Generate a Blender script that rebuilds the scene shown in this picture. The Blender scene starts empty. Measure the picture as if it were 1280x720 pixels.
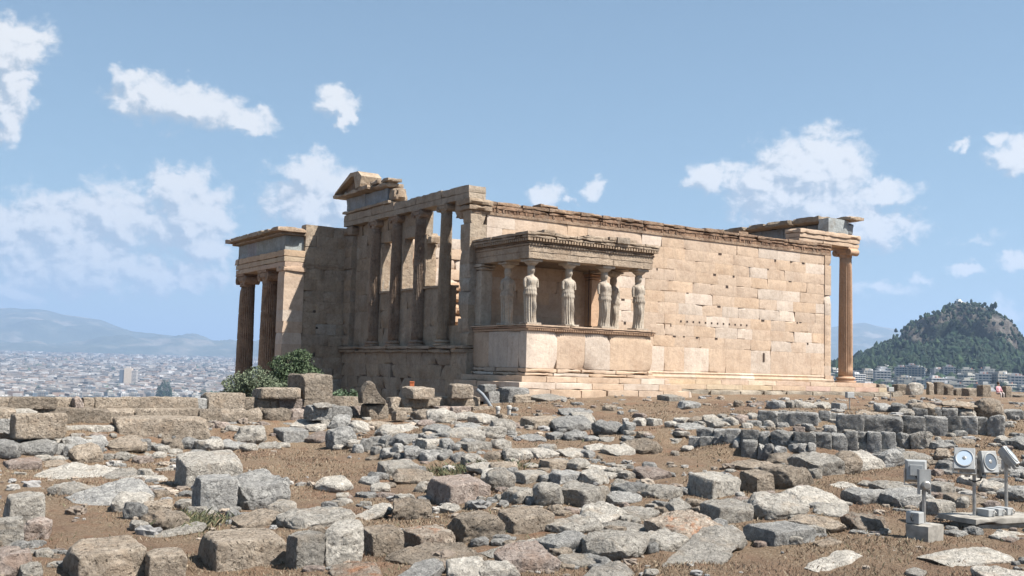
import bpy, bmesh, math, random
import numpy as np
from mathutils import Vector, Matrix
R_ = math.radians
SC = bpy.context.scene
COL = SC.collection

# ------------------------------------------------------------------ camera
CAM = np.array([-20.2209, -33.668, 0.1972])
YAW, PITCH, ROLL, FPX = 0.5819, 0.0775, 0.026, 1315.5      # solved from the temple's known dimensions
F = np.array([math.sin(YAW)*math.cos(PITCH), math.cos(YAW)*math.cos(PITCH), math.sin(PITCH)])
_r = np.array([math.cos(YAW), -math.sin(YAW), 0.0]); _u = np.cross(_r, F)
RT = _r*math.cos(ROLL) + _u*math.sin(ROLL)
UP = -_r*math.sin(ROLL) + _u*math.cos(ROLL)
cd = bpy.data.cameras.new("camera"); cam = bpy.data.objects.new("camera", cd); COL.objects.link(cam)
M = Matrix(((RT[0], UP[0], -F[0], CAM[0]), (RT[1], UP[1], -F[1], CAM[1]), (RT[2], UP[2], -F[2], CAM[2]), (0, 0, 0, 1)))
cam.matrix_world = M
cd.sensor_fit = 'HORIZONTAL'; cd.sensor_width = 36; cd.lens = FPX/1280*36
cd.clip_start = 0.1; cd.clip_end = 60000
SC.camera = cam
SC.render.resolution_x = 1024; SC.render.resolution_y = 576

def ray(u, v):                       # photograph pixel (1280 x 720) -> direction with forward component 1
    return F + RT*(u-640)/FPX - UP*(v-360)/FPX
def at(u, v, s):
    return CAM + ray(u, v)*s

# ------------------------------------------------------------------ light
SUN_EL, SUN_OFF = R_(54.5), R_(33.5)   # elevation, degrees east of south
SV = Vector((math.sin(SUN_OFF)*math.cos(SUN_EL), -math.cos(SUN_OFF)*math.cos(SUN_EL), math.sin(SUN_EL)))
sd = bpy.data.lights.new("sun", 'SUN'); so = bpy.data.objects.new("sun", sd); COL.objects.link(so)
sd.energy = 5.0; sd.angle = R_(0.53); sd.color = (1.0, 0.945, 0.87)
so.rotation_euler = (-SV).to_track_quat('-Z', 'Y').to_euler()
SC.view_settings.view_transform = 'Standard'; SC.view_settings.look = 'None'
SC.view_settings.exposure = 1.30; SC.view_settings.gamma = 1
SKY = 0.05

def build_world():
    w = bpy.data.worlds.new("World"); SC.world = w; w.use_nodes = True
    nt = w.node_tree; N = nt.nodes; L = nt.links; N.clear()
    out = N.new('ShaderNodeOutputWorld'); bg = N.new('ShaderNodeBackground'); bg.inputs[1].default_value = SKY
    L.new(bg.outputs[0], out.inputs[0])
    sky = N.new('ShaderNodeTexSky'); sky.sky_type = 'NISHITA'; sky.sun_disc = False
    sky.sun_elevation = SUN_EL; sky.sun_rotation = math.pi - SUN_OFF
    sky.altitude = 150; sky.air_density = 1.0; sky.dust_density = 1.2; sky.ozone_density = 1.4
    def vm(op, a, b=None):
        n = N.new('ShaderNodeVectorMath'); n.operation = op
        for k, x in enumerate((a, b)):
            if x is None: continue
            if isinstance(x, (tuple, list)): n.inputs[k].default_value = x
            else: L.new(x, n.inputs[k])
        return n.outputs['Value'] if op in ('LENGTH', 'DOT_PRODUCT') else n.outputs[0]
    def ma(op, a, b=None, c=None):
        n = N.new('ShaderNodeMath'); n.operation = op
        for k, x in enumerate((a, b, c)):
            if x is None: continue
            if isinstance(x, (int, float)): n.inputs[k].default_value = x
            else: L.new(x, n.inputs[k])
        return n.outputs[0]
    tc = N.new('ShaderNodeTexCoord'); D = tc.outputs['Generated']
    sp = N.new('ShaderNodeSeparateXYZ'); L.new(D, sp.inputs[0])
    az = ma('ARCTAN2', sp.outputs[0], sp.outputs[1]); el = ma('ARCSINE', sp.outputs[2])
    cb = N.new('ShaderNodeCombineXYZ'); L.new(az, cb.inputs[0]); L.new(el, cb.inputs[1])
    P = cb.outputs[0]
    def noise(p, scale, det, rough=0.55, dist=0.0):
        n = N.new('ShaderNodeTexNoise'); n.inputs['Scale'].default_value = scale
        n.inputs['Detail'].default_value = det; n.inputs['Roughness'].default_value = rough
        n.inputs['Distortion'].default_value = dist
        L.new(p, n.inputs['Vector']); return n
    blobs = [(12,55,48,30,1),(14,95,26,42,1),(4,150,20,34,.9),
        (162,92,24,13,.8),(190,122,46,27,1),(245,132,56,28,1),(305,152,36,16,.8),
        (417,122,26,20,.85),(434,144,14,18,.8),
        (228,236,40,28,1),(238,276,50,48,1),(150,272,60,44,.9),(80,285,70,44,.85),(20,292,50,40,.8),(105,330,100,38,.85),(30,350,60,30,.65),(215,345,70,24,.75),(260,312,34,26,.8),
        (385,222,38,26,1),(388,256,60,38,1),(430,244,34,30,1),
        (681,242,28,16,.95),(741,235,14,13,.7),(716,251,9,7,.6),
        (884,220,34,20,.9),(955,228,46,28,1),(1015,212,66,44,1.1),(1000,250,90,34,1),(1098,240,48,15,.8),(1085,285,62,24,.9),
        (1270,196,26,24,1),(1245,172,13,9,.6),(1203,181,9,6,.5),
        (1206,335,17,8,.7),(1268,327,28,10,.7),(1100,362,34,9,.5),(1152,352,14,6,.5),(1256,388,24,10,.5),(1215,300,20,6,.3)]
    def ae(u, v):
        d = ray(u, v); d = d/np.linalg.norm(d); return math.atan2(d[0], d[1]), math.asin(d[2])
    warp = noise(P, 34, 3, .55)
    wv = vm('MULTIPLY', vm('SUBTRACT', warp.outputs['Color'], (0.5, 0.5, 0.5)), (0.042, 0.034, 0))
    warp2 = noise(P, 120, 3, .6)
    wv2 = vm('MULTIPLY', vm('SUBTRACT', warp2.outputs['Color'], (0.5, 0.5, 0.5)), (0.014, 0.012, 0))
    def field(Pv):
        Pw = vm('ADD', vm('ADD', Pv, wv), wv2); cur = None
        for (u, v, ru, rv, wgt) in blobs:
            a, e = ae(u, v)
            q = vm('MULTIPLY', vm('SUBTRACT', Pw, (a, e, 0)), (FPX/ru*0.93, FPX/rv*0.93, 0))
            t = ma('MULTIPLY', ma('SUBTRACT', 1.12, vm('LENGTH', q)), wgt)
            cur = t if cur is None else ma('SMOOTH_MAX', cur, t, 0.25)
        return cur
    f0 = field(P)
    f1 = field(vm('ADD', P, (0.010, 0.017, 0)))            # a step towards the sun: thinner cloud there = lit side
    n1 = noise(vm('MULTIPLY', P, (1, 1.25, 1)), 46, 8, .62, .3)
    dens = ma('ADD', ma('MULTIPLY', f0, 1.25), ma('MULTIPLY', ma('SUBTRACT', n1.outputs['Fac'], 0.5), 1.7))
    n2 = noise(vm('ADD', vm('MULTIPLY', P, (1, 1.25, 1)), (0.004, 0.008, 0)), 46, 6, .6, .3)
    al = N.new('ShaderNodeMapRange'); al.interpolation_type = 'SMOOTHSTEP'
    L.new(dens, al.inputs[0]); al.inputs[1].default_value = -0.06; al.inputs[2].default_value = 0.64
    al.inputs[4].default_value = 0.97
    lit = ma('ADD', ma('MULTIPLY', ma('SUBTRACT', f0, f1), 0.9), ma('MULTIPLY', ma('SUBTRACT', n1.outputs['Fac'], n2.outputs['Fac']), 2.6))
    lm = N.new('ShaderNodeMapRange'); lm.interpolation_type = 'SMOOTHSTEP'; L.new(lit, lm.inputs[0])
    lm.inputs[1].default_value = -0.50; lm.inputs[2].default_value = 0.42
    cm = N.new('ShaderNodeMix'); cm.data_type = 'RGBA'; L.new(lm.outputs[0], cm.inputs[0])
    cm.inputs[6].default_value = (3.6, 4.15, 4.7, 1); cm.inputs[7].default_value = (8.0, 7.85, 7.6, 1)
    tint = N.new('ShaderNodeMix'); tint.data_type = 'RGBA'; tint.blend_type = 'MULTIPLY'; tint.inputs[0].default_value = 1
    L.new(sky.outputs[0], tint.inputs[6]); tint.inputs[7].default_value = (.80, .96, .975, 1)
    hz = N.new('ShaderNodeMix'); hz.data_type = 'RGBA'
    h2 = N.new('ShaderNodeMapRange'); L.new(el, h2.inputs[0]); h2.inputs[1].default_value = 0.45; h2.inputs[2].default_value = -0.02
    h2.inputs[3].default_value = 0.20; h2.inputs[4].default_value = 0.40      # a milky summer sky
    L.new(h2.outputs[0], hz.inputs[0]); L.new(tint.outputs[2], hz.inputs[6]); hz.inputs[7].default_value = (3.2, 4.35, 5.15, 1)
    mx = N.new('ShaderNodeMix'); mx.data_type = 'RGBA'
    L.new(al.outputs[0], mx.inputs[0]); L.new(hz.outputs[2], mx.inputs[6]); L.new(cm.outputs[2], mx.inputs[7])
    L.new(mx.outputs[2], bg.inputs[0])
build_world()

# ------------------------------------------------------------------ numpy helpers
def _h(i, j, k, seed):
    n = (i.astype(np.int64)*374761393 + j.astype(np.int64)*668265263 + k.astype(np.int64)*2147483647 + seed*1442695) & 0x7fffffff
    n = ((n ^ (n >> 13))*1274126177) & 0x7fffffff
    n = ((n ^ (n >> 11))*668265263) & 0x7fffffff
    return ((n ^ (n >> 16)) & 0xffff)/32767.5 - 1.0
def vnoise(p, seed=0):
    p = np.asarray(p, float); f = np.floor(p); t = p - f; t = t*t*(3-2*t); i, j, k = f[:, 0], f[:, 1], f[:, 2]
    r = 0
    for a in (0, 1):
        wa = t[:, 0] if a else 1-t[:, 0]
        for b in (0, 1):
            wb = t[:, 1] if b else 1-t[:, 1]
            for c in (0, 1):
                wc = t[:, 2] if c else 1-t[:, 2]
                r = r + wa*wb*wc*_h(i+a, j+b, k+c, seed)
    return r
def fbm(p, seed=0, oct=4, gain=0.5):
    r = 0; a = 1.0; q = np.asarray(p, float)
    for o in range(oct):
        r = r + a*vnoise(q, seed+o*17); a *= gain; q = q*2.03 + 7.1
    return r

def mesh_obj(name, V, Fc, mats, parent=None, col=None, midx=None, smooth=False, sharp=None):
    me = bpy.data.meshes.new(name)
    me.from_pydata([tuple(v) for v in V] if not isinstance(V, np.ndarray) else V.tolist(), [], Fc if not isinstance(Fc, np.ndarray) else Fc.tolist())
    for m in (mats if isinstance(mats, (list, tuple)) else [mats]): me.materials.append(m)
    if midx is not None: me.polygons.foreach_set('material_index', np.asarray(midx, dtype=np.int32))
    if col is not None:
        a = me.color_attributes.new('tint', 'FLOAT_COLOR', 'POINT')
        c = np.ones((len(me.vertices), 4), dtype=np.float32); c[:, :3] = np.asarray(col); a.data.foreach_set('color', c.ravel())
    if smooth or sharp:
        me.polygons.foreach_set('use_smooth', np.ones(len(me.polygons), dtype=bool))
        if sharp: me.set_sharp_from_angle(angle=R_(sharp))
    me.update()
    o = bpy.data.objects.new(name, me); COL.objects.link(o)
    if parent is not None: o.parent = parent
    return o
def empty(name, loc=(0, 0, 0), rz=0, parent=None):
    o = bpy.data.objects.new(name, None); COL.objects.link(o); o.location = loc; o.rotation_euler[2] = rz
    o.empty_display_size = 0.3
    if parent is not None: o.parent = parent
    return o
def tag(o, label=None, cat=None, group=None, kind=None):
    if label: o['label'] = label
    if cat: o['category'] = cat
    if group: o['group'] = group
    if kind: o['kind'] = kind
    return o

class MB:                                # collects pieces of ONE mesh
    def __init__(s): s.V = []; s.F = []; s.C = []; s.M = []; s.n = 0
    def add(s, V, Fc, col=(1, 1, 1), m=0):
        V = np.asarray(V, float); s.V.append(V)
        n = s.n
        s.F += [tuple(i+n for i in f) for f in Fc]
        c = np.empty((len(V), 3)); c[:] = col; s.C.append(c); s.M += [m]*len(Fc); s.n += len(V)
    def box(s, x0, x1, y0, y1, z0, z1, col=(1, 1, 1), m=0):
        V = [(x, y, z) for x in (x0, x1) for y in (y0, y1) for z in (z0, z1)]
        s.add(V, [(0, 1, 3, 2), (4, 6, 7, 5), (0, 4, 5, 1), (2, 3, 7, 6), (0, 2, 6, 4), (1, 5, 7, 3)], col, m)
    def tube(s, pts, r, k=8, col=(1, 1, 1), m=0):
        pts = [Vector(p) for p in pts]; rs = r if isinstance(r, (list, tuple)) else [r]*len(pts); V = []; Fc = []
        for i, p in enumerate(pts):
            d = (pts[min(i+1, len(pts)-1)] - pts[max(i-1, 0)]).normalized()
            a = d.orthogonal().normalized() if i == 0 else (a - d*a.dot(d)).normalized()
            b = d.cross(a)
            for j in range(k):
                t = 2*math.pi*j/k; V.append(p + (a*math.cos(t)+b*math.sin(t))*rs[i])
        for i in range(len(pts)-1):
            for j in range(k): Fc.append((i*k+j, i*k+(j+1) % k, (i+1)*k+(j+1) % k, (i+1)*k+j))
        Fc.append(tuple(range(k))[::-1]); Fc.append(tuple((len(pts)-1)*k+j for j in range(k)))
        s.add([tuple(v) for v in V], Fc, col, m)
    def lathe(s, prof, c=(0, 0, 0), k=32, col=(1, 1, 1), m=0, flute=None):
        V = []; Fc = []
        for (r, z, fl) in prof:
            for j in range(k):
                t = 2*math.pi*j/k; rr = r
                if fl: rr = r*(1 - fl*(0.5-0.5*math.cos(flute*t))**0.6)
                V.append((c[0]+rr*math.cos(t), c[1]+rr*math.sin(t), c[2]+z))
        for i in range(len(prof)-1):
            for j in range(k): Fc.append((i*k+j, i*k+(j+1) % k, (i+1)*k+(j+1) % k, (i+1)*k+j))
        Fc.append(tuple(range(k))[::-1]); Fc.append(tuple((len(prof)-1)*k+j for j in range(k)))
        s.add(V, Fc, col, m)
    def build(s, name, mats, parent=None, smooth=False, sharp=None, loc=None):
        V = np.concatenate(s.V); 
        o = mesh_obj(name, V, s.F, mats, parent, np.concatenate(s.C), s.M, smooth, sharp)
        if loc is not None: o.location = loc
        return o

# ------------------------------------------------------------------ materials
def nmat(name):
    m = bpy.data.materials.new(name); m.use_nodes = True
    nt = m.node_tree; b = nt.nodes['Principled BSDF']; b.inputs['Specular IOR Level'].default_value = 0.25
    return m, nt, b
def nd(nt, typ, **kw):
    n = nt.nodes.new(typ)
    for k, v in kw.items(): setattr(n, k, v)
    return n
def noise_n(nt, vec, scale, det=6, rough=0.6, dist=0):
    n = nd(nt, 'ShaderNodeTexNoise'); n.inputs['Scale'].default_value = scale; n.inputs['Detail'].default_value = det
    n.inputs['Roughness'].default_value = rough; n.inputs['Distortion'].default_value = dist
    if vec is not None: nt.links.new(vec, n.inputs['Vector'])
    return n.outputs['Fac']
def ramp(nt, fac, stops, interp='LINEAR'):
    n = nd(nt, 'ShaderNodeValToRGB'); nt.links.new(fac, n.inputs[0]); e = n.color_ramp.elements; n.color_ramp.interpolation = interp
    while len(e) < len(stops): e.new(0.5)
    for i, (p, c) in enumerate(stops):
        e[i].position = p; e[i].color = (c, c, c, 1) if isinstance(c, (int, float)) else (*c, 1)
    return n.outputs[0]
def mix(nt, fac, a, b, mode='MIX'):
    n = nd(nt, 'ShaderNodeMix', data_type='RGBA', blend_type=mode)
    for i, x in ((0, fac), (6, a), (7, b)):
        if isinstance(x, (int, float)): n.inputs[i].default_value = x
        elif isinstance(x, tuple): n.inputs[i].default_value = (*x, 1)
        else: nt.links.new(x, n.inputs[i])
    return n.outputs[2]
def mth(nt, op, a, b=0.0):
    n = nd(nt, 'ShaderNodeMath', operation=op)
    for i, x in ((0, a), (1, b)):
        if isinstance(x, (int, float)): n.inputs[i].default_value = x
        else: nt.links.new(x, n.inputs[i])
    return n.outputs[0]
def bump(nt, b, hs, dist, strength=1.0):
    prev = None
    for h, d in zip(hs, dist):
        n = nd(nt, 'ShaderNodeBump'); n.inputs['Distance'].default_value = d; n.inputs['Strength'].default_value = strength
        nt.links.new(h, n.inputs['Height'])
        if prev: nt.links.new(prev, n.inputs['Normal'])
        prev = n.outputs[0]
    nt.links.new(prev, b.inputs['Normal'])
def objcoord(nt, rnd=True):
    tc = nd(nt, 'ShaderNodeTexCoord'); v = tc.outputs['Object']
    if rnd:
        oi = nd(nt, 'ShaderNodeObjectInfo'); s = mth(nt, 'MULTIPLY', oi.outputs['Random'], 50.0)
        a = nd(nt, 'ShaderNodeVectorMath', operation='ADD'); nt.links.new(v, a.inputs[0]); nt.links.new(s, a.inputs[1]); v = a.outputs[0]
        return v, oi.outputs['Random']
    return v, None

def rock_mat(name, dark, mid, light, stain=None, stain_amt=0.0, pits=0.5, lich=0.6, vs=1.0):
    m, nt, b = nmat(name); v, rnd = objcoord(nt)
    big = noise_n(nt, v, 2.2*vs, 7, .62, .4); fine = noise_n(nt, v, 14*vs, 8, .68)
    c = ramp(nt, big, [(.33, dark), (.5, mid), (.66, light)])
    c = mix(nt, 0.55, c, ramp(nt, fine, [(.34, tuple(x*.72 for x in mid)), (.5, mid), (.63, tuple(min(1, x*1.25) for x in light))]), 'MIX')
    # crusts of pale and of black lichen
    l1 = ramp(nt, noise_n(nt, v, 6.5*vs, 8, .72, .8), [(.52, 0.0), (.60, 1.0)])
    c = mix(nt, mth(nt, 'MULTIPLY', l1, lich*.75), c, tuple(min(1, x*1.22+.02) for x in light))
    l2 = ramp(nt, noise_n(nt, v, 11*vs, 7, .75, .5), [(.575, 0.0), (.65, 1.0)])
    c = mix(nt, mth(nt, 'MULTIPLY', l2, .62), c, tuple(x*.35 for x in dark))
    if stain is not None:
        l3 = ramp(nt, noise_n(nt, v, 3.1*vs, 6, .65, .6), [(.53, 0.0), (.64, 1.0)])
        c = mix(nt, mth(nt, 'MULTIPLY', l3, stain_amt), c, stain)
    hv = nd(nt, 'ShaderNodeHueSaturation'); nt.links.new(c, hv.inputs['Color'])
    nt.links.new(mth(nt, 'ADD', mth(nt, 'MULTIPLY', rnd, 0.6), 0.72), hv.inputs['Value'])
    nt.links.new(hv.outputs[0], b.inputs['Base Color']); b.inputs['Roughness'].default_value = 0.92
    vo = nd(nt, 'ShaderNodeTexVoronoi'); vo.inputs['Scale'].default_value = 17*vs
    wv = nd(nt, 'ShaderNodeVectorMath', operation='ADD'); nt.links.new(v, wv.inputs[0])
    nz = nd(nt, 'ShaderNodeTexNoise'); nz.inputs['Scale'].default_value = 9; nt.links.new(v, nz.inputs['Vector'])
    sc = nd(nt, 'ShaderNodeVectorMath', operation='SCALE'); sc.inputs[3].default_value = .16; nt.links.new(nz.outputs['Color'], sc.inputs[0]); nt.links.new(sc.outputs[0], wv.inputs[1])
    nt.links.new(wv.outputs[0], vo.inputs['Vector'])
    pit = ramp(nt, vo.outputs['Distance'], [(.0, 0.0), (.34, 1.0)])
    cr = nd(nt, 'ShaderNodeTexVoronoi', feature='DISTANCE_TO_EDGE'); cr.inputs['Scale'].default_value = 1.5*vs; nt.links.new(wv.outputs[0], cr.inputs['Vector'])
    crk = ramp(nt, cr.outputs['Distance'], [(.0, 0.0), (.022, 1.0)])
    cm_ = mix(nt, mth(nt, 'MULTIPLY', mth(nt, 'SUBTRACT', 1.0, crk), .18), hv.outputs[0], tuple(x*.25 for x in dark)); cm_ = mix(nt, mth(nt, 'MULTIPLY', mth(nt, 'SUBTRACT', 1.0, ramp(nt, vo.outputs['Distance'], [(.10, 0.0), (.22, 1.0)])), .75*pits), cm_, tuple(x*.3 for x in dark)); nt.links.new(cm_, b.inputs['Base Color'])
    bump(nt, b, [noise_n(nt, v, 5*vs, 9, .72, .6), crk, pit, fine], [.12, .015, .06*pits, .055])
    return m
ROCK = {
 'g': rock_mat('grey_limestone', (.145, .145, .145), (.24, .234, .222), (.34, .33, .308), lich=.6, pits=.4),
 'w': rock_mat('pale_limestone', (.21, .196, .173), (.32, .297, .262), (.41, .383, .34), (.32, .25, .18), .35, .5, .7),
 't': rock_mat('tan_poros_stone', (.175, .145, .112), (.26, .215, .168), (.34, .29, .235), (.33, .25, .18), .4, 1.0, .5),
 'p': rock_mat('pink_conglomerate_stone', (.18, .14, .12), (.27, .22, .19), (.34, .29, .255), (.29, .20, .15), .5, .8, .6),
 'o': rock_mat('rust_stained_stone', (.17, .13, .105), (.26, .21, .165), (.34, .30, .25), (.30, .14, .07), .8, .8, .6),
}

def marble_mat(name, base, mottle=0.5, dirt=0.4, use_tint=True, streak=0.3, bsc=1.0):
    m, nt, b = nmat(name); v, _ = objcoord(nt, False)
    c = base
    if use_tint:
        at_ = nd(nt, 'ShaderNodeAttribute', attribute_name='tint'); c = mix(nt, 1.0, at_.outputs['Color'], base, 'MULTIPLY')
    n1 = noise_n(nt, v, 1.6, 7, .6, .4)
    c = mix(nt, mottle, c, mix(nt, 1.0, c, ramp(nt, n1, [(.36, (.70, .62, .56)), (.5, (1, 1, 1)), (.62, (1.22, 1.20, 1.16))]), 'MULTIPLY'))
    n2 = noise_n(nt, v, 9, 8, .7, .3)
    c = mix(nt, mottle, c, mix(nt, 1.0, c, ramp(nt, n2, [(.36, (.62, .58, .55)), (.5, (1, 1, 1)), (.66, (1.16, 1.16, 1.16))]), 'MULTIPLY'))
    mp = nd(nt, 'ShaderNodeMapping'); nt.links.new(v, mp.inputs[0]); mp.inputs['Scale'].default_value = (2.6, 2.6, .42)
    n3 = ramp(nt, noise_n(nt, mp.outputs[0], 1.5, 7, .62, .3), [(.50, 0.0), (.64, 1.0)])
    c = mix(nt, mth(nt, 'MULTIPLY', n3, streak), c, (.20, .165, .13))
    n4 = ramp(nt, noise_n(nt, v, 3.6, 8, .72, .7), [(.60, 0.0), (.67, 1.0)])
    c = mix(nt, mth(nt, 'MULTIPLY', n4, dirt), c, (.13, .105, .085))
    nt.links.new(c, b.inputs['Base Color']); b.inputs['Roughness'].default_value = 0.8
    bump(nt, b, [noise_n(nt, v, 4, 9, .65, .3), noise_n(nt, v, 26, 6, .65)], [.05*bsc, .015*bsc])
    return m
MAR = marble_mat('honey_marble', (.405, .311, .238), .35, .25, True, .15, .6)
MARW = marble_mat('weathered_marble', (.31, .255, .20), .6, .45, True, .42, 1.5)
MARD = marble_mat('stained_marble', (.29, .22, .165), .8, .65, True, .35, 2.0)
MARC = marble_mat('statue_marble', (.33, .29, .24), .5, .35, False, .35, .6)
GREYL = marble_mat('dark_grey_frieze_limestone', (.22, .24, .255), .5, .25, True, .2)
CORE = marble_mat('wall_core', (.24, .18, .14), .7, .5, False, .3)
PAR = (1.0, 1.0, 1.0)

def flat_mat(name, col, rough=.6, metal=0, spec=.3, var=.15, sc=8):
    m, nt, b = nmat(name); v, _ = objcoord(nt)
    n = noise_n(nt, v, sc, 6, .65)
    c = ramp(nt, n, [(.3, tuple(x*(1-var) for x in col)), (.7, tuple(min(1, x*(1+var)) for x in col))])
    nt.links.new(c, b.inputs['Base Color']); b.inputs['Roughness'].default_value = rough; b.inputs['Metallic'].default_value = metal
    b.inputs['Specular IOR Level'].default_value = spec
    return m
def tint_mat(name, rough=.8, var=.2, sc=1.0):
    m, nt, b = nmat(name); a = nd(nt, 'ShaderNodeAttribute', attribute_name='tint'); v, _ = objcoord(nt, False)
    n = ramp(nt, noise_n(nt, v, sc, 5, .6), [(.3, 1-var), (.7, 1+var)])
    nt.links.new(mix(nt, 1.0, a.outputs['Color'], n, 'MULTIPLY'), b.inputs['Base Color']); b.inputs['Roughness'].default_value = rough
    return m

# ------------------------------------------------------------------ ground
_UL = [-300]+list(range(0, 431, 48))
GU = _UL+[460, 560, 650, 700, 850, 950, 1000, 1280, 1700]
def _gl(u):
    a = 23+.0156*max(u, -60); zf = float(np.interp(u, [0, 240, 340, 430], [-1.97, -1.95, -1.82, -1.86])); return ((8, 16, a-2.9, a-1.9, a-.9, a+.2, a+2.0, 60), (-1.97, -1.95, zf, zf+.22, -1.38, -1.15, -2.9, -3.5))
GT = [_gl(u) for u in _UL]+[
 ((8,20,23.0,25,27,30,31.0,33,60), (-1.97,-1.9,-1.85,-1.6,-1.5,-1.2,-1.15,-2.9,-3.2)),
 ((8,20,22.0,22.8,24,28,31.5,33.5,35.5,60), (-1.97,-1.9,-1.82,-1.40,-1.28,-1.22,-1.08,-1.0,-1.4,-1.4)),
 ((8,14,20,22,24,26,28,31,33,36,60), (-1.97,-1.87,-1.72,-1.64,-1.54,-1.4,-1.25,-1.05,-.88,-.72,-.64)),
 ((8,14,20,25,28,31,33,36,60), (-1.95,-1.85,-1.7,-1.5,-1.3,-1.0,-.77,-.67,-.62)),
 ((8,14,20,24.5,25.3,27,30,33,36,45,60), (-1.95,-1.85,-1.70,-1.56,-1.15,-1.05,-.92,-.77,-.67,-.62,-.6)),
 ((8,14,18,22.9,23.7,25,26,30,45,60), (-1.95,-1.85,-1.74,-1.60,-1.12,-1.02,-.82,-.72,-.62,-.6)),
 ((8,14,18,22.4,23.2,25,25.8,30,45,60,90), (-1.95,-1.85,-1.7,-1.53,-1.10,-1.02,-.78,-.70,-.62,-.6,-.6)),
 ((8,14,18,21.5,22.5,24,25,28,45,60,90), (-1.95,-1.85,-1.68,-1.38,-1.22,-1.08,-.80,-.70,-.60,-.6,-.65)),
 ((8,14,18,21.5,22.5,24,25,28,45,60,90), (-1.95,-1.85,-1.68,-1.38,-1.22,-1.08,-.80,-.70,-.60,-.6,-.65)),
]
FH = F[:2]/np.linalg.norm(F[:2]); RH = np.array([FH[1], -FH[0]])
def ground(x, y):
    x = np.atleast_1d(np.asarray(x, float)); y = np.atleast_1d(np.asarray(y, float))
    dx = x-CAM[0]; dy = y-CAM[1]; s = dx*FH[0]+dy*FH[1]; r = dx*RH[0]+dy*RH[1]; d = np.hypot(dx, dy)
    ss = np.maximum(s, d*0.6); u = 640 + 1315*np.clip(r/np.maximum(s, .3*d+.01), -1.5, 1.5)
    cols = np.array([np.interp(ss, a, b) for a, b in GT])
    iu = np.clip(np.searchsorted(GU, u)-1, 0, len(GU)-2); gu = np.array(GU)
    t = np.clip((u-gu[iu])/(gu[iu+1]-gu[iu]), 0, 1); t = t*t*(3-2*t)
    z = cols[iu, np.arange(len(x))]*(1-t)+cols[iu+1, np.arange(len(x))]*t
    # the lower terrace west and north of the temple
    def sm(a, b, q): q = np.clip((q-a)/(b-a), 0, 1); return q*q*(3-2*q)
    low = sm(-0.3, -1.3, x)*sm(-4.4, -3.2, y) + sm(12.5, 14, y)*(1-sm(-0.3, -1.3, x))*sm(60, 30, x)
    low = np.clip(low, 0, 1); z = z*(1-low) + np.minimum(z, -3.0)*low
    p = np.stack([x, y, 0*x], 1)
    return z + 0.05*fbm(p*.9, 3, 3) + 0.018*fbm(p*5, 9, 2)
def gz(x, y): return float(ground(x, y)[0])

def ground_mat():
    m, nt, b = nmat('dry_soil'); tc = nd(nt, 'ShaderNodeTexCoord'); v = tc.outputs['Object']
    n1 = noise_n(nt, v, .55, 8, .6, .3); n2 = noise_n(nt, v, 3.2, 8, .65, .4); n3 = noise_n(nt, v, 30, 6, .7)
    soil = ramp(nt, n2, [(.32, (.09, .052, .034)), (.5, (.155, .092, .060)), (.68, (.215, .138, .095))])
    dry = ramp(nt, n3, [(.32, (.095, .066, .043)), (.5, (.20, .143, .094)), (.68, (.29, .23, .165))])
    c = mix(nt, ramp(nt, n1, [(.36, .30), (.54, 1.0)]), soil, dry)
    st = ramp(nt, noise_n(nt, v, 17, 4, .8), [(.66, 0.0), (.72, 1.0)])
    c = mix(nt, mth(nt, 'MULTIPLY', st, .7), c, (.30, .27, .235))
    dk = ramp(nt, noise_n(nt, v, 9, 6, .8, .5), [(.60, 0.0), (.70, 1.0)])
    c = mix(nt, mth(nt, 'MULTIPLY', dk, .55), c, (.06, .045, .03))
    rd = ramp(nt, noise_n(nt, v, 1.1, 7, .7, .4), [(.54, 0.0), (.66, 1.0)])
    c = mix(nt, mth(nt, 'MULTIPLY', rd, .55), c, (.20, .098, .058))
    nt.links.new(c, b.inputs['Base Color']); b.inputs['Roughness'].default_value = 1.0
    bump(nt, b, [n2, n3], [.10, .06])
    return m
SOIL = ground_mat()

def polar_sheet(name, rs, zf, mat, na=360, a0=-math.pi, a1=math.pi):
    A = np.linspace(a0, a1, na+1); RR, AA = np.meshgrid(rs, A, indexing='ij')
    x = CAM[0]+RR*np.sin(AA+YAW); y = CAM[1]+RR*np.cos(AA+YAW); z = zf(x.ravel(), y.ravel())
    V = np.stack([x.ravel(), y.ravel(), z], 1); n = na+1; Fc = []
    i = np.arange(len(rs)-1)[:, None]*n + np.arange(na)[None, :]
    Fc = np.stack([i, i+1, i+1+n, i+n], -1).reshape(-1, 4)[:, ::-1]
    return mesh_obj(name, V, Fc, mat, smooth=True)
def zplateau(x, y):
    z = ground(x, y); d = np.hypot(x-CAM[0], y-CAM[1])
    t = np.clip((d-105)/45, 0, 1); return z - 45*t*t
gr = polar_sheet('ground', np.concatenate([np.linspace(.4, 7, 12), np.geomspace(7.3, 150, 250)]), zplateau, SOIL, 640); tag(gr, kind='structure')

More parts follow.
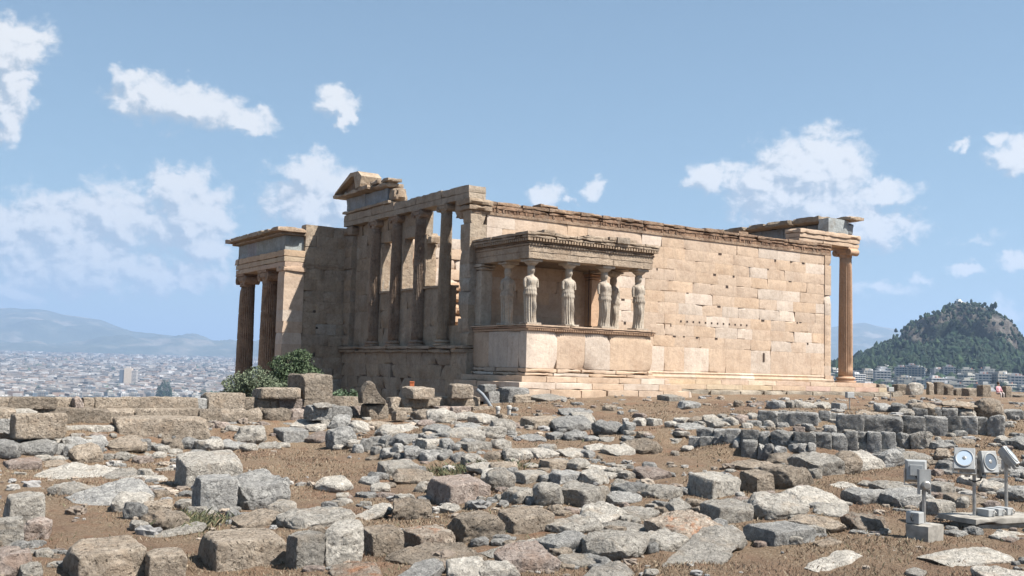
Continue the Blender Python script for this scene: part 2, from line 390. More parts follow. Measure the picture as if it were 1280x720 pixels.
def zcity(x, y):
    dx = x-CAM[0]; dy = y-CAM[1]; s = dx*FH[0]+dy*FH[1]; r = dx*RH[0]+dy*RH[1]; d = np.hypot(dx, dy); ang = np.arctan2(r, s)
    zl = np.interp(d, [0, 120, 200, 500, 1500, 2600, 4000, 6000, 9500, 14000, 40000], [-60, -60, -85, -95, -100, -97, -66, -28, 28, 60, 60])
    zr = np.interp(d, [0, 120, 200, 300, 500, 800, 1000, 1300, 2500, 6000, 40000], [-60, -60, -58, -50, -38, -26, -19, -2, -12, 20, 60])
    t = np.clip((ang-.12)/.12, 0, 1); t = t*t*(3-2*t)
    return zl*(1-t)+zr*t
CG = flat_mat('city_street_ground', (.16, .155, .15), .95, var=.4, sc=.01)
cg = polar_sheet('city_ground', np.geomspace(118, 45000, 90), zcity, CG, 360); tag(cg, kind='structure')

#==PART2==
# ------------------------------------------------------------------ haze
hm = bpy.data.materials.new('haze'); hm.use_nodes = True; hn = hm.node_tree; hn.nodes.clear()
ho = hn.nodes.new('ShaderNodeOutputMaterial'); hv_ = hn.nodes.new('ShaderNodeVolumePrincipled')
hv_.inputs['Color'].default_value = (.48, .68, 1.0, 1); hv_.inputs['Density'].default_value = 9.5e-5; hv_.inputs['Anisotropy'].default_value = 0.1
hn.links.new(hv_.outputs[0], ho.inputs['Volume'])
hb = MB(); hb.box(-46500, 46500, -46500, 46500, -112, 1150)
hz_ = hb.build('haze', hm); tag(hz_, kind='stuff')

# ------------------------------------------------------------------ far hills
def ridge(name, pts, dist, front, back, zbase, mat, seed, rough=1.0, nu=260, nd_=46):
    us = np.linspace(pts[0][0], pts[-1][0], nu); vs = np.interp(us, [p[0] for p in pts], [p[1] for p in pts])
    k = np.array([.25, .5, .25]); vs[1:-1] = np.convolve(vs, k, 'same')[1:-1]
    V = []; T = np.concatenate([np.linspace(-1, 0, nd_), np.linspace(0.12, 1, 8)])
    for u, v in zip(us, vs):
        d = F + RT*(u-640)/FPX - UP*(v-360)/FPX; dh = d[:2]; H = CAM[2] + d[2]*dist
        for t in T:
            s = dist + (t*front if t < 0 else t*back); w = 1-abs(t); w = w**1.25 if t < 0 else w
            V.append((CAM[0]+dh[0]*s, CAM[1]+dh[1]*s, zbase + (H-zbase)*w))
    V = np.array(V); a = front/5.0
    n = fbm(np.stack([V[:, 0]/a, V[:, 1]/a, V[:, 0]*0], 1), seed, 6, .55)
    m = len(T); w = np.tile(1-np.abs(T), nu); V[:, 2] += n*(w*(1-w)*4)*front*.028*rough
    i = np.arange(nu-1)[:, None]*m + np.arange(m-1)[None, :]
    Fc = np.stack([i, i+m, i+m+1, i+1], -1).reshape(-1, 4)
    return tag(mesh_obj(name, V, Fc, mat, smooth=True), kind='structure')
def hill_mat(name, a, b_, c_, sc):
    m, nt, b = nmat(name); tc = nd(nt, 'ShaderNodeTexCoord'); v = tc.outputs['Object']
    c = ramp(nt, noise_n(nt, v, sc, 10, .66, .5), [(.36, a), (.52, b_), (.66, c_)])
    nt.links.new(c, b.inputs['Base Color']); b.inputs['Roughness'].default_value = 1
    bump(nt, b, [noise_n(nt, v, sc*2.4, 10, .7)], [.05/sc])
    return m
HM = hill_mat('mountain_scrub_and_rock', (.03, .042, .032), (.06, .07, .052), (.20, .175, .15), .0016)
ridge('mountain', [(-420,402),(-300,392),(-150,396),(-60,390),(0,385.5),(15,384.5),(30,386.5),(44,386),(60,388),(77,393),(100,396),(127,400),(145,407.5),(164,414),(182,416),(201,418),(220,420),(234,419.5),(248,423),(258,427),(272,430),(288,431),(310,433),(360,436),(420,440),(500,446)], 14000, 4500, 4000, 20, HM, 5)
ridge('mountain', [(860,452),(900,440),(960,424),(1000,416),(1040,409),(1060,405.5),(1080,403),(1098,408),(1112,410),(1127,414),(1145,418),(1180,424),(1230,430),(1290,428),(1360,436),(1450,450),(1560,470)], 13000, 4200, 4000, 20, HM, 8)

# the wooded rocky hill on the right
LP_ = [(980,470),(1020,464),(1055,458),(1078,449),(1092,440),(1105,436),(1120,428),(1128,416),(1136,408),(1146,401),(1156,396),(1166,393),(1178,389),(1186,383),(1192,379),(1200,377),(1212,379),(1224,381),(1232,386),(1242,392),(1252,399),(1260,406),(1268,417),(1276,425),(1290,428),(1320,436),(1380,448),(1460,460),(1540,470)]
def hill_h(us, T):
    pass
def build_hill():
    nu, dist, front, back, zb = 330, 1700., 450., 420., 6.
    us = np.linspace(LP_[0][0], LP_[-1][0], nu); vs = np.interp(us, [p[0] for p in LP_], [p[1] for p in LP_])
    T = np.concatenate([np.linspace(-1, 0, 90), np.linspace(.06, 1, 14)]); V = []; W = []
    for u, v in zip(us, vs):
        d = ray(u, v); H = CAM[2]+d[2]*dist
        big = np.clip((H-40)/50, 0, 1)
        prof_c = np.interp(T[T <= 0], [-1, -.52, -.40, 0], [0, .40, .70, 1.0]); prof_s = (1+T[T <= 0])**1.05
        pf = prof_c*big + prof_s*(1-big)
        pf = np.concatenate([pf, (1-T[T > 0])**1.2])
        for t, w in zip(T, pf):
            s = dist + (t*front if t < 0 else t*back)
            V.append((CAM[0]+d[0]*s, CAM[1]+d[1]*s, zb-20*(t < -.98) + (H-zb)*w)); W.append(w*big)
    V = np.array(V); W = np.array(W); m = len(T); Tm = np.tile(T, nu)
    q = np.stack([V[:, 0]/42, V[:, 1]/42, V[:, 2]/90], 1)
    n = fbm(q, 31, 6, .6); rg = 1-np.abs(vnoise(q*1.7+3, 77))
    env = np.clip(np.abs(Tm)*3.2, 0.04, 1)*np.clip((1-np.abs(Tm))*4, 0, 1)
    V[:, 2] += (n*9 + (rg-.5)*30*(W > .42))*env*(.35+W)*np.clip((1-W)*3.2, .08, 1)
    V[:, :2] -= (FH[None, :]*((rg-.5)*34*(W > .40))[:, None])*env[:, None]
    rock = np.clip((W-.40)*4 - .1 + fbm(q*1.4, 9, 4)*1.9 - .9*np.clip(W-.68,0,1)*5, 0, 1)
    col = np.array([.025, .038, .02])[None]*(1-rock[:, None]) + np.array([.17, .15, .13])[None]*rock[:, None]*(.75+.55*fbm(q*np.array([5,5,1.5]), 5, 4))[:, None]
    i = np.arange(nu-1)[:, None]*m + np.arange(m-1)[None, :]
    Fc = np.stack([i, i+m, i+m+1, i+1], -1).reshape(-1, 4)
    mt = tint_mat('hill_rock_and_scrub', .95, .45, .05)
    nt = mt.node_tree; b = nt.nodes['Principled BSDF']; tc = nd(nt, 'ShaderNodeTexCoord')
    bump(nt, b, [noise_n(nt, tc.outputs['Object'], .05, 10, .75)], [16.0])
    tag(mesh_obj('hill', V, Fc, mt, col=np.clip(col, .02, 1), smooth=True), kind='structure')
    # pine wood on the slopes
    rng = np.random.default_rng(4); bmx = bmesh.new(); bmesh.ops.create_icosphere(bmx, subdivisions=1, radius=1)
    iv = np.array([v.co[:] for v in bmx.verts]); ifc = np.array([[v.index for v in f.verts] for f in bmx.faces]); bmx.free()
    sel = []
    tries = rng.integers(0, len(V)-m-1, 60000)
    for a in tries:
        if Tm[a] > 0.05 or Tm[a] < -.985: continue
        dens = 1.0 if W[a] < .42 else (.30 + .60*(fbm((V[a:a+1]/45), 12, 2)[0] > 0.05) )
        if rng.random() < dens*.22*(1.0 if W[a] < .42 else .85): sel.append(a)
    sel = np.array(sel); n_ = len(sel); P = V[sel] + rng.normal(0, 4, (n_, 3))*[1, 1, .1]; 
    sz = rng.uniform(2.6, 5.6, n_)*np.where(W[sel] < .42, 1, .55); st = rng.uniform(.8, 1.9, n_)
    VV = (iv[None]*(1+rng.uniform(-.3, .35, (n_, len(iv), 1))))*sz[:, None, None]
    VV[:, :, 2] *= st[:, None]; VV += P[:, None, :] + np.array([0, 0, 1.0])*(sz*.7)[:, None, None]
    FF = (ifc[None] + (np.arange(n_)*len(iv))[:, None, None]).reshape(-1, 3)
    br = rng.uniform(.5, 1.5, (n_, 1, 1)); hue = rng.uniform(0, 1, (n_, 1, 1))
    cc = (np.array([.009, .022, .013])*(1-hue) + np.array([.02, .034, .014])*hue)*br*np.ones((1, len(iv), 1))
    tag(mesh_obj('pine_wood', VV.reshape(-1, 3), FF, tint_mat('pine_foliage', .95, .3, .3), col=cc.reshape(-1, 3)), 
        'dense dark green pine wood covering the lower slopes of the rocky hill', 'wood', kind='stuff')
build_hill()
WHT = flat_mat('whitewash', (.78, .76, .72), .8, var=.06)
p0 = at(1200, 379.5, 1690)
ch = empty('chapel', tuple(p0)); ch.scale = (.6, .6, .6); tag(ch, 'tiny white hilltop chapel with a bell tower on the rocky summit', 'chapel')
b = MB(); b.box(-7, 7, -5, 5, -6, 6, (.75, .73, .7)); b.build('wall', tint_mat('chapel_wall', .8, .1), ch)
b = MB(); b.box(-11, -8, -3, 3, -6, 11, (.8, .78, .74)); b.box(-11.4, -7.6, -3.4, 3.4, 11, 11.8, (.5, .45, .4)); b.build('bell_tower', tint_mat('chapel_tower', .8, .1), ch)
b = MB(); b.lathe([(3.4, 0, 0), (3.4, 2, 0), (2.8, 3.6, 0), (1.5, 4.8, 0), (.2, 5.3, 0)], (0, 0, 6), 16, (.72, .7, .68)); b.build('dome', tint_mat('chapel_dome', .8, .1), ch)

# ------------------------------------------------------------------ the city
BT = tint_mat('building_paint', .85, .12, .2)
def block_mesh(seed):
    rg = random.Random(seed); mb = MB(); w = rg.uniform(13, 24); d = rg.uniform(12, 18); nf = rg.randint(4, 7); h = nf*3.1+1
    pal = rg.choice([(.38, .37, .35), (.33, .32, .29), (.30, .28, .25), (.42, .41, .40), (.27, .27, .26), (.32, .28, .23)])
    dk = rg.choice([(.10, .13, .16), (.14, .15, .16), (.09, .12, .15)])
    mb.box(-w/2, w/2, -d/2, d/2, -12, h-.6, dk)
    for k in range(nf+1):
        z = k*3.1+.2; pr = .9 if rg.random() < .7 else .25
        mb.box(-w/2-pr, w/2+pr, -d/2-pr, d/2+pr, z, z+.28, pal)
        mb.box(-w/2-pr, w/2+pr, -d/2-pr, -d/2-pr+.15, z+.28, z+1.25, pal)
        mb.box(-w/2-pr, -w/2-pr+.15, -d/2-pr+.16, d/2+pr, z+.28, z+1.25, pal)
    x = -w/2
    while x < w/2-1:
        ww = rg.uniform(.5, 2.6); mb.box(x, min(x+ww, w/2), -d/2-.2, -d/2+.4, -12, h, tuple(c*.95 for c in pal)); x += ww+rg.uniform(1.6, 3.4)
    y = -d/2+.5
    while y < d/2-1:
        ww = rg.uniform(.8, 3.6); mb.box(-w/2-.2, -w/2+.4, y, min(y+ww, d/2), -12, h, tuple(c*.95 for c in pal)); y += ww+rg.uniform(1.6, 3.4)
    mb.box(-w/2-.3, w/2+.3, -d/2-.3, d/2+.3, h, h+.5, tuple(c*.9 for c in pal))
    mb.box(-w*.25, w*.2, -d*.2, d*.25, h+.5, h+3.2, tuple(min(1, c*1.05) for c in pal))
    for _ in range(3):
        a = rg.uniform(-w*.4, w*.4); bb = rg.uniform(-d*.4, d*.4); mb.box(a-.8, a+.8, bb-.7, bb+.7, h+.5, h+2.0, rg.choice([(.8, .8, .8), (.4, .2, .15), (.3, .35, .4)]))
    return mb, w, h
rgc = random.Random(11); protos = []
for i in range(12):
    mb, w, h = block_mesh(i+1); me = mb.build('apartment_building', BT); protos.append((me, w, h))
def zc(x, y): return float(zcity(np.array([x]), np.array([y]))[0])
first = [True]*12; cnt = 0
def place_block(u, s, rz, label, group, scale=1.0):
    global cnt
    k = rgc.randrange(12); o, w, h = protos[k]
    if not first[k]: o = o.copy(); COL.objects.link(o)
    first[k] = False
    d = ray(u, 460); x = CAM[0]+d[0]*s; y = CAM[1]+d[1]*s
    o.location = (x, y, zc(x, y)); o.rotation_euler[2] = rz; o.scale = (scale, scale, scale*rgc.uniform(.85, 1.1))
    tag(o, label, 'building', group); cnt += 1
for s0 in (470, 560, 650, 740, 830, 920, 1010, 1100, 1180, 1250):
    u = 1030 + rgc.uniform(0, 12)
    while u < 1330:
        s = s0+rgc.uniform(-30, 30)
        if rgc.random() < .93 and cnt < 262:
            place_block(u, s, YAW*-1+rgc.uniform(-.5, .5), 'pale flat-roofed apartment block with balconies in the quarter below the wooded hill', 'apartment blocks below the wooded hill', .78 if s < 800 else .8)
        u += rgc.uniform(13, 23)*1315/s*.9
nleft = 0
for s0 in (2250, 2330, 2420, 2520, 2640, 2780):
    u = -20 + rgc.uniform(0, 10)
    while u < 420 and cnt < 300:
        place_block(u, s0+rgc.uniform(-40, 40), rgc.uniform(-.9, .3), 'small whitish apartment block at the near edge of the hazy city plain', 'apartment blocks on the near edge of the plain', 1.0)
        u += rgc.uniform(18, 44)*1315/s0*1.25
# the rest of the city: far too many to count
def carpet():
    rng = np.random.default_rng(7); N = 19000
    v = rng.uniform(441, 499, N); u = rng.uniform(-90, 640, N)
    hz0 = 462+.026*(u-640); Vs = []; s = np.empty(N)
    zt = np.array([2250, 3000, 4000, 5000, 6000, 7500, 9500, 11000]); zz = np.interp(zt, [2600, 4000, 6000, 9500, 14000], [-97, -66, -28, 28, 60])
    ang = (CAM[2]-zz)/zt*1315                                    # pixels under the horizon for each distance
    dv = np.clip(v-hz0, ang[-1], ang[0]); s = np.interp(dv, ang[::-1], zt[::-1])*rng.uniform(.97, 1.03, N)
    dirs = F[None]+RT[None]*((u-640)/FPX)[:, None]-UP[None]*((v-360)/FPX)[:, None]
    x = CAM[0]+dirs[:, 0]*s; y = CAM[1]+dirs[:, 1]*s; z = zcity(x, y)
    w = rng.uniform(5, 12, N)*(1+s/9000); d = rng.uniform(5, 9, N)*(1+s/9000); h = rng.uniform(7, 22, N)
    a = rng.uniform(-.9, .3, N); corners = np.array([(i, j, k) for i in (-1, 1) for j in (-1, 1) for k in (0, 1)])
    ca, sa = np.cos(a), np.sin(a); X = corners[None, :, 0]*w[:, None]; Y = corners[None, :, 1]*d[:, None]
    VV = np.stack([x[:, None]+X*ca[:, None]-Y*sa[:, None], y[:, None]+X*sa[:, None]+Y*ca[:, None], z[:, None]+corners[None, :, 2]*h[:, None]-2*(1-corners[None, :, 2])], -1)
    fq = np.array([(0, 1, 3, 2), (4, 6, 7, 5), (0, 4, 5, 1), (2, 3, 7, 6), (1, 5, 7, 3)])
    FF = (fq[None]+(np.arange(N)*8)[:, None, None]).reshape(-1, 4)
    pal = np.array([(.34, .32, .30), (.28, .25, .23), (.24, .21, .19), (.44, .43, .42), (.20, .19, .185), (.27, .20, .16), (.13, .13, .13)])
    c = pal[rng.integers(0, 7, N)]*rng.uniform(.7, 1.1, (N, 1))
    tag(mesh_obj('distant_city', VV.reshape(-1, 3), FF, BT, col=np.repeat(c, 8, 0)), 'hazy carpet of small white and beige buildings filling the plain', 'city', kind='stuff')
    # trees of the plain
    N = 2600; bmx = bmesh.new(); bmesh.ops.create_icosphere(bmx, subdivisions=1, radius=1)
    iv = np.array([v_.co[:] for v_ in bmx.verts]); ifc = np.array([[q.index for q in f.verts] for f in bmx.faces]); bmx.free()
    v = rng.uniform(444, 499, N); u = rng.uniform(-90, 640, N)
    cl = fbm(np.stack([u/28, v/5, 0*u], 1), 3, 3); keep = cl > .18; u, v = u[keep], v[keep]; N1 = len(u)
    dv = np.clip(v-(462+.026*(u-640)), ang[-1], ang[0]); s = np.interp(dv, ang[::-1], zt[::-1])
    u2 = rng.uniform(1028, 1320, 900); s2 = rng.uniform(420, 1330, 900)
    u = np.concatenate([u, u2]); s = np.concatenate([s, s2]); v = np.concatenate([v, np.full(900, 465.)]); N = len(u)
    dirs = F[None]+RT[None]*((u-640)/FPX)[:, None]-UP[None]*((v-360)/FPX)[:, None]
    x = CAM[0]+dirs[:, 0]*s; y = CAM[1]+dirs[:, 1]*s; z = zcity(x, y)
    r = np.where(np.arange(N) < N1, rng.uniform(6, 11, N), rng.uniform(3, 6.5, N))
    VV = iv[None]*(1+rng.uniform(-.25, .3, (N, len(iv), 1)))*r[:, None, None]; VV += np.stack([x, y, z+r*.9], 1)[:, None, :]
    FF = (ifc[None]+(np.arange(N)*len(iv))[:, None, None]).reshape(-1, 3)
    c = np.array([.035, .06, .03])[None]*rng.uniform(.6, 1.4, (N, 1))
    tag(mesh_obj('city_trees', VV.reshape(-1, 3), FF, tint_mat('city_tree_foliage', .95, .3, .3), col=np.repeat(c, len(iv), 0)), 'dark green street and park trees scattered between the city buildings', 'trees', kind='stuff')
carpet()
# the slab tower in the plain
d = ray(160, 470); s = 3000; x = CAM[0]+d[0]*s; y = CAM[1]+d[1]*s; z = zc(x, y)
tw = empty('tower_block', (x, y, z), -YAW+.12); tag(tw, 'tall slab tower with a beige blank centre and dark sides rising from the plain', 'tower block')
mb = MB(); mb.box(-9, 11, -10, 10, 0, 60, (.50, .42, .34)); mb.build('wall', BT, tw)
mb = MB(); mb.box(-22, -9.1, -8, 10, 0, 55, (.11, .13, .16)); mb.build('glass_wing', BT, tw)
mb = MB(); mb.box(11.1, 24, -8, 10, 0, 54, (.13, .14, .15))
for k in range(14): mb.box(11.1, 24.8, -8.8, 10.8, 3+k*3.8, 4.6+k*3.8, (.55, .5, .45))
mb.build('balcony_wing', BT, tw)
mb = MB(); mb.box(-6, 6, -4, 6, 60, 65, (.4, .38, .36)); mb.build('roof_plant', BT, tw)

# ------------------------------------------------------------------ trees
def leaf_mesh(centers, size, rng, cols, updown=.5, asp=.38):
    n = len(centers); a = rng.normal(0, 1, (n, 3)); a[:, 2] += updown; a /= np.linalg.norm(a, axis=1)[:, None]
    b = np.cross(a, rng.normal(0, 1, (n, 3))); b /= np.linalg.norm(b, axis=1)[:, None]
    sz = size*rng.uniform(.6, 1.35, n)[:, None]
    V = np.stack([centers - a*sz*.5, centers + b*sz*asp*.5, centers + a*sz*.5, centers - b*sz*asp*.5], 1).reshape(-1, 3)
    Fc = np.arange(n*4).reshape(-1, 4); return V, Fc, np.repeat(cols, 4, 0)
LEAF = tint_mat('leaf', .7, .15, 3)
BARK = flat_mat('bark', (.12, .095, .07), .95, var=.35, sc=6)
def crown_points(lobes, n, rng, surf=.45):
    P = []; w = np.array([l[3]**2 for l in lobes]); w = w/w.sum()
    for l, ww in zip(lobes, w):
        k = int(n*ww); d = rng.normal(0, 1, (k, 3)); d /= np.linalg.norm(d, axis=1)[:, None]
        r = l[3]*(surf+(1-surf)*rng.random(k)**.6)*(1+.28*vnoise(d*2.6+l[0], 5))
        P.append(np.array(l[:3])[None]+d*r[:, None]*[1, 1, l[4] if len(l) > 4 else .9])
    return np.concatenate(P)
def tree(name, base, label, cat, lobes, nleaf, lsize, col, trunk_r, seed, group=None):
    rng = np.random.default_rng(seed); t = empty(name, base); tag(t, label, cat, group)
    mb = MB(); top = (0, 0, lobes[0][2]*.75); mb.tube([(0, 0, -.3), (.05*lobes[0][2], .03*lobes[0][2], lobes[0][2]*.35), top], [trunk_r, trunk_r*.8, trunk_r*.5], 10)
    for l in lobes:
        a = np.array([.04, .02, lobes[0][2]*.35]); b_ = np.array(l[:3]); m_ = (a+b_)/2+np.array([0, 0, .15*l[3]])
        mb.tube([a, m_, b_], [trunk_r*.55, trunk_r*.35, trunk_r*.12], 6)
        for _ in range(4):
            d_ = rng.normal(0, 1, 3); d_ /= np.linalg.norm(d_); mb.tube([m_, b_*.5+m_*.5+d_*l[3]*.3, b_+d_*l[3]*.85], [trunk_r*.22, trunk_r*.15, trunk_r*.04], 5)
    mb.build('trunk', BARK, t, smooth=True)
    P = crown_points(lobes, nleaf, rng); cl = vnoise(P*2.2/max(lobes[0][3], .01), 3)
    P = P[cl > -.42]; base_c = np.array(col)[None]*rng.uniform(.6, 1.45, (len(P), 1))
    V, Fc, c = leaf_mesh(P, lsize, rng, base_c); mesh_obj('crown', V, Fc, LEAF, t, c)
    return t
def on_z(u, v, z):
    d = ray(u, v); t = (z-CAM[2])/d[2]; return CAM+d*t
# the olive trees at the west end (they stand on the lower terrace)
pa = at(318, 470, 36.0); pb = at(372, 455, 37.5)
OL = (.115, .145, .085)
tree('olive_tree', (pa[0], pa[1], -3.0), 'silvery green olive tree, the lower and lefthand of the two before the porch columns', 'tree',
     [(0, 0, 1.9, .95, .85), (-.55, .3, 1.7, .7, .8), (.55, -.3, 2.15, .7, .8), (.1, 0, 2.6, .6, .8), (-.95, .6, 1.7, .55), (-.5, .3, 2.4, .5)], 15000, .105, (.125, .15, .095), .12, 1)
tree('olive_tree', (pb[0], pb[1], -3.0), 'darker green taller olive tree, right beside the sunlit porch pier', 'tree',
     [(0, 0, 2.6, .9, .8), (-.3, .2, 3.1, .6, .8), (.3, -.2, 2.7, .55, .8), (.05, -.1, 3.35, .45), (-.5, .4, 2.3, .5)], 15000, .10, (.075, .105, .055), .13, 2)
pc = at(424, 492, 35.5)
tree('shrub', (pc[0], pc[1], -2.2), 'small leafy shrub in shadow at the foot of the west wall', 'shrub',
     [(0, 0, 1.2, .42), (.35, -.2, 1.35, .3), (-.3, .2, 1.0, .35)], 2600, .12, (.09, .13, .075), .04, 3)
for i, (u, vt, s, w) in enumerate(((199, 478, 2330, 1.0), (204, 470, 2300, 1.2), (209.5, 474, 2320, 1.2), (213, 482, 2290, .8))):
    d = ray(u, 480); x = CAM[0]+d[0]*s; y = CAM[1]+d[1]*s; z = zc(x, y); top = CAM[2]+ray(u, vt)[2]*s; H = top-z
    tree('tree', (x, y, z), 'tall dark evergreen in the small clump rising from the near edge of the plain', 'tree',
         [(0, 0, H*.55, 6*w, 2.2), (1, 0, H*.75, 4.5*w, 1.9), (-1, 1, H*.35, 6*w, 1.5)], 1500, 2.6, (.03, .06, .035), 1.2, 20+i, 'dark evergreens in the plain')
for i, (u, vt, s, w) in enumerate(((262, 486, 2300, 1), (270, 483, 2320, 1.2), (279, 485, 2290, 1.1), (255, 481, 2500, 1), (137, 482, 2500, 1), (36, 478, 2700, 1.2), (1044, 462, 760, .7), (1036, 465, 780, .7), (1052, 466, 700, .6), (1252, 470, 900, .8))):
    d = ray(u, 480); x = CAM[0]+d[0]*s; y = CAM[1]+d[1]*s; z = zc(x, y); top = CAM[2]+ray(u, vt)[2]*s; H = max(top-z, 9)
    tree('tree', (x, y, z), 'round dark green tree standing among the distant city buildings', 'tree',
         [(0, 0, H*.6, 7*w, .9), (5*w, 0, H*.55, 5*w, .9), (-5*w, 1, H*.5, 5*w, .9)], 900, 2.0*w, (.035, .065, .035), .9, 40+i, 'round trees among the distant buildings')
#==TEMPLE==
# ------------------------------------------------------------------ the temple (origin: south-west corner at stylobate level)
def cubegrid(nx, ny, nz):
    V = []; idx = {}; Fc = []
    def vid(i, j, k):
        q = (i, j, k)
        if q not in idx: idx[q] = len(V); V.append((-1+2*i/nx, -1+2*j/ny, -1+2*k/nz))
        return idx[q]
    for i in range(nx):
        for j in range(ny):
            Fc.append((vid(i, j, 0), vid(i, j+1, 0), vid(i+1, j+1, 0), vid(i+1, j, 0)))
            Fc.append((vid(i, j, nz), vid(i+1, j, nz), vid(i+1, j+1, nz), vid(i, j+1, nz)))
    for i in range(nx):
        for k in range(nz):
            Fc.append((vid(i, 0, k), vid(i+1, 0, k), vid(i+1, 0, k+1), vid(i, 0, k+1)))
            Fc.append((vid(i, ny, k), vid(i, ny, k+1), vid(i+1, ny, k+1), vid(i+1, ny, k)))
    for j in range(ny):
        for k in range(nz):
            Fc.append((vid(0, j, k), vid(0, j, k+1), vid(0, j+1, k+1), vid(0, j+1, k)))
            Fc.append((vid(nx, j, k), vid(nx, j+1, k), vid(nx, j+1, k+1), vid(nx, j, k+1)))
    return np.array(V), Fc
_cg = {}
def cgrid(*a):
    if a not in _cg: _cg[a] = cubegrid(*a)
    return _cg[a]
_sd = [100]
def rbox(mb, x0, x1, y0, y1, z0, z1, amp=.03, col=(1, 1, 1), step=.28, m=0, edge=1.0):
    _sd[0] += 1; sd_ = _sd[0]
    amp = min(amp, .16*min(x1-x0, y1-y0, z1-z0)+.004)
    n = [max(2, min(60, int(round(abs(b-a)/step)))) for a, b in ((x0, x1), (y0, y1), (z0, z1))]
    V, Fc = cgrid(*n); h = np.array([(x1-x0)/2, (y1-y0)/2, (z1-z0)/2]); c = np.array([(x0+x1)/2, (y0+y1)/2, (z0+z1)/2])
    P = V*h; dist = (1-np.abs(V))*h; sdist = np.sort(dist, 1)
    e = np.exp(-sdist[:, 1]/.05)*(sdist[:, 0] < 1e-4)
    W = P + c; nn = fbm(W*1.9, sd_, 4); n2 = np.clip(fbm(W*3.1, sd_+50, 3), 0, 2)
    dirn = -np.sign(V)*(np.abs(V) > .999)
    P = P + dirn*(e*amp*(.35*edge+1.9*n2*edge))[:, None] + dirn*(np.clip(nn, -.4, 1)*amp*.5)[:, None]
    mb.add(P+c, Fc, col, m)

rgm = random.Random(5)
def tintc(white=.2, rg=rgm, dark=0.0):
    if rg.random() < white:
        k = rg.uniform(.9, 1.08); return (1.10*k, 1.21*k, 1.32*k)
    k = rg.uniform(.94, 1.06); h = rg.uniform(-.045, .045); return (k*(1+h*.4), k*(1-h*.3), k*(.98-h*1.3))
def block(mb, o, ux, inn, lu, lz, th, rg, chip=.3, col=(1, 1, 1), wear=1.0):
    o = np.array(o, float); ux = np.array(ux, float); inn = np.array(inn, float); uz = np.array([0, 0, 1.0])
    e = min(.022, lu*.2); nu = max(1, int(lu/.38)); nz = max(1, int(lz/.3))
    us = [0, e]+[e+(lu-2*e)*i/nu for i in range(1, nu)]+[lu-e, lu]; zs = [0, e]+[e+(lz-2*e)*i/nz for i in range(1, nz)]+[lz-e, lz]
    dep = [[(.004*wear if (i in (0, len(us)-1) or j in (0, len(zs)-1)) else 0)+rg.uniform(0, .003)*wear for j in range(len(zs))] for i in range(len(us))]
    for (ci, cj) in ((0, 0), (0, -1), (-1, 0), (-1, -1)):
        if rg.random() < chip:
            a = rg.uniform(.05, .2)*wear; b_ = rg.uniform(.04, .12)*wear; a = min(a, lu*.3); b_ = min(b_, lz*.35)
            i0, i1 = (0, 1) if ci == 0 else (len(us)-1, len(us)-2); j0, j1 = (0, 1) if cj == 0 else (len(zs)-1, len(zs)-2)
            us[i1] = a if ci == 0 else lu-a; zs[j1] = b_ if cj == 0 else lz-b_
            q = rg.uniform(.05, .13)*wear; dep[i0][j0] += q; dep[i1][j0] += q*rg.uniform(.2, .9); dep[i0][j1] += q*rg.uniform(.2, .9); dep[i1][j1] += q*rg.uniform(0, .35)
    V = []; n = len(us); m_ = len(zs); g = .0022
    for i, u in enumerate(us):
        for j, z in enumerate(zs):
            uu = min(max(u, g), lu-g); zz = min(max(z, g*.6), lz-g*.6)
            V.append(o+ux*uu+uz*zz+inn*dep[i][j])
    nb = len(V)
    for i, u in enumerate(us):
        for j, z in enumerate(zs):
            uu = min(max(u, g), lu-g); zz = min(max(z, g*.6), lz-g*.6)
            V.append(o+ux*uu+uz*zz+inn*(th-dep[n-1-i][j]))
    Fc = []
    def f(i, j): return i*m_+j
    for i in range(n-1):
        for j in range(m_-1):
            Fc.append((f(i, j), f(i+1, j), f(i+1, j+1), f(i, j+1))); Fc.append((nb+f(i, j), nb+f(i, j+1), nb+f(i+1, j+1), nb+f(i+1, j)))
    for i in range(n-1):
        Fc.append((f(i, 0), nb+f(i, 0), nb+f(i+1, 0), f(i+1, 0))); Fc.append((f(i, m_-1), f(i+1, m_-1), nb+f(i+1, m_-1), nb+f(i, m_-1)))
    for j in range(m_-1):
        Fc.append((f(0, j), f(0, j+1), nb+f(0, j+1), nb+f(0, j))); Fc.append((f(n-1, j), nb+f(n-1, j), nb+f(n-1, j+1), f(n-1, j+1)))
    mb.add(np.array(V), Fc, col)
def masonry(mb, o, ux, inn, L, hs, bl, th, seed, white=.2, chip=.3, holes=(), wear=1.0, top_rough=0.0, shade=1.0, skip=0.0):
    rg = random.Random(seed); z = 0; o = np.array(o, float); ux = np.array(ux, float)
    for ci, hc in enumerate(hs):
        iv = [(0, L)]
        for (ha, hb_, za, zb) in holes:
            if min(zb, z+hc)-max(za, z) > .45*hc:
                iv = [(a, b) for (p, q) in iv for (a, b) in ((p, min(q, ha)), (max(p, hb_), q)) if b-a > .05]
        for (a, b) in iv:
            u = a; firstb = True
            while u < b-.01:
                l = bl*rg.uniform(.72, 1.28)
                if firstb: l *= .55 if ci % 2 else 1.0; firstb = False
                if b-u-l < bl*.42: l = b-u
                if not (rg.random() < skip):
                    t = tintc(white, rg); pr = rg.uniform(-.006, .004)*wear
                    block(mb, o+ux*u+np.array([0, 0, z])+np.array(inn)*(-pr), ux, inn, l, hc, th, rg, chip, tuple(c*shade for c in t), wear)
                u += l
        z += hc

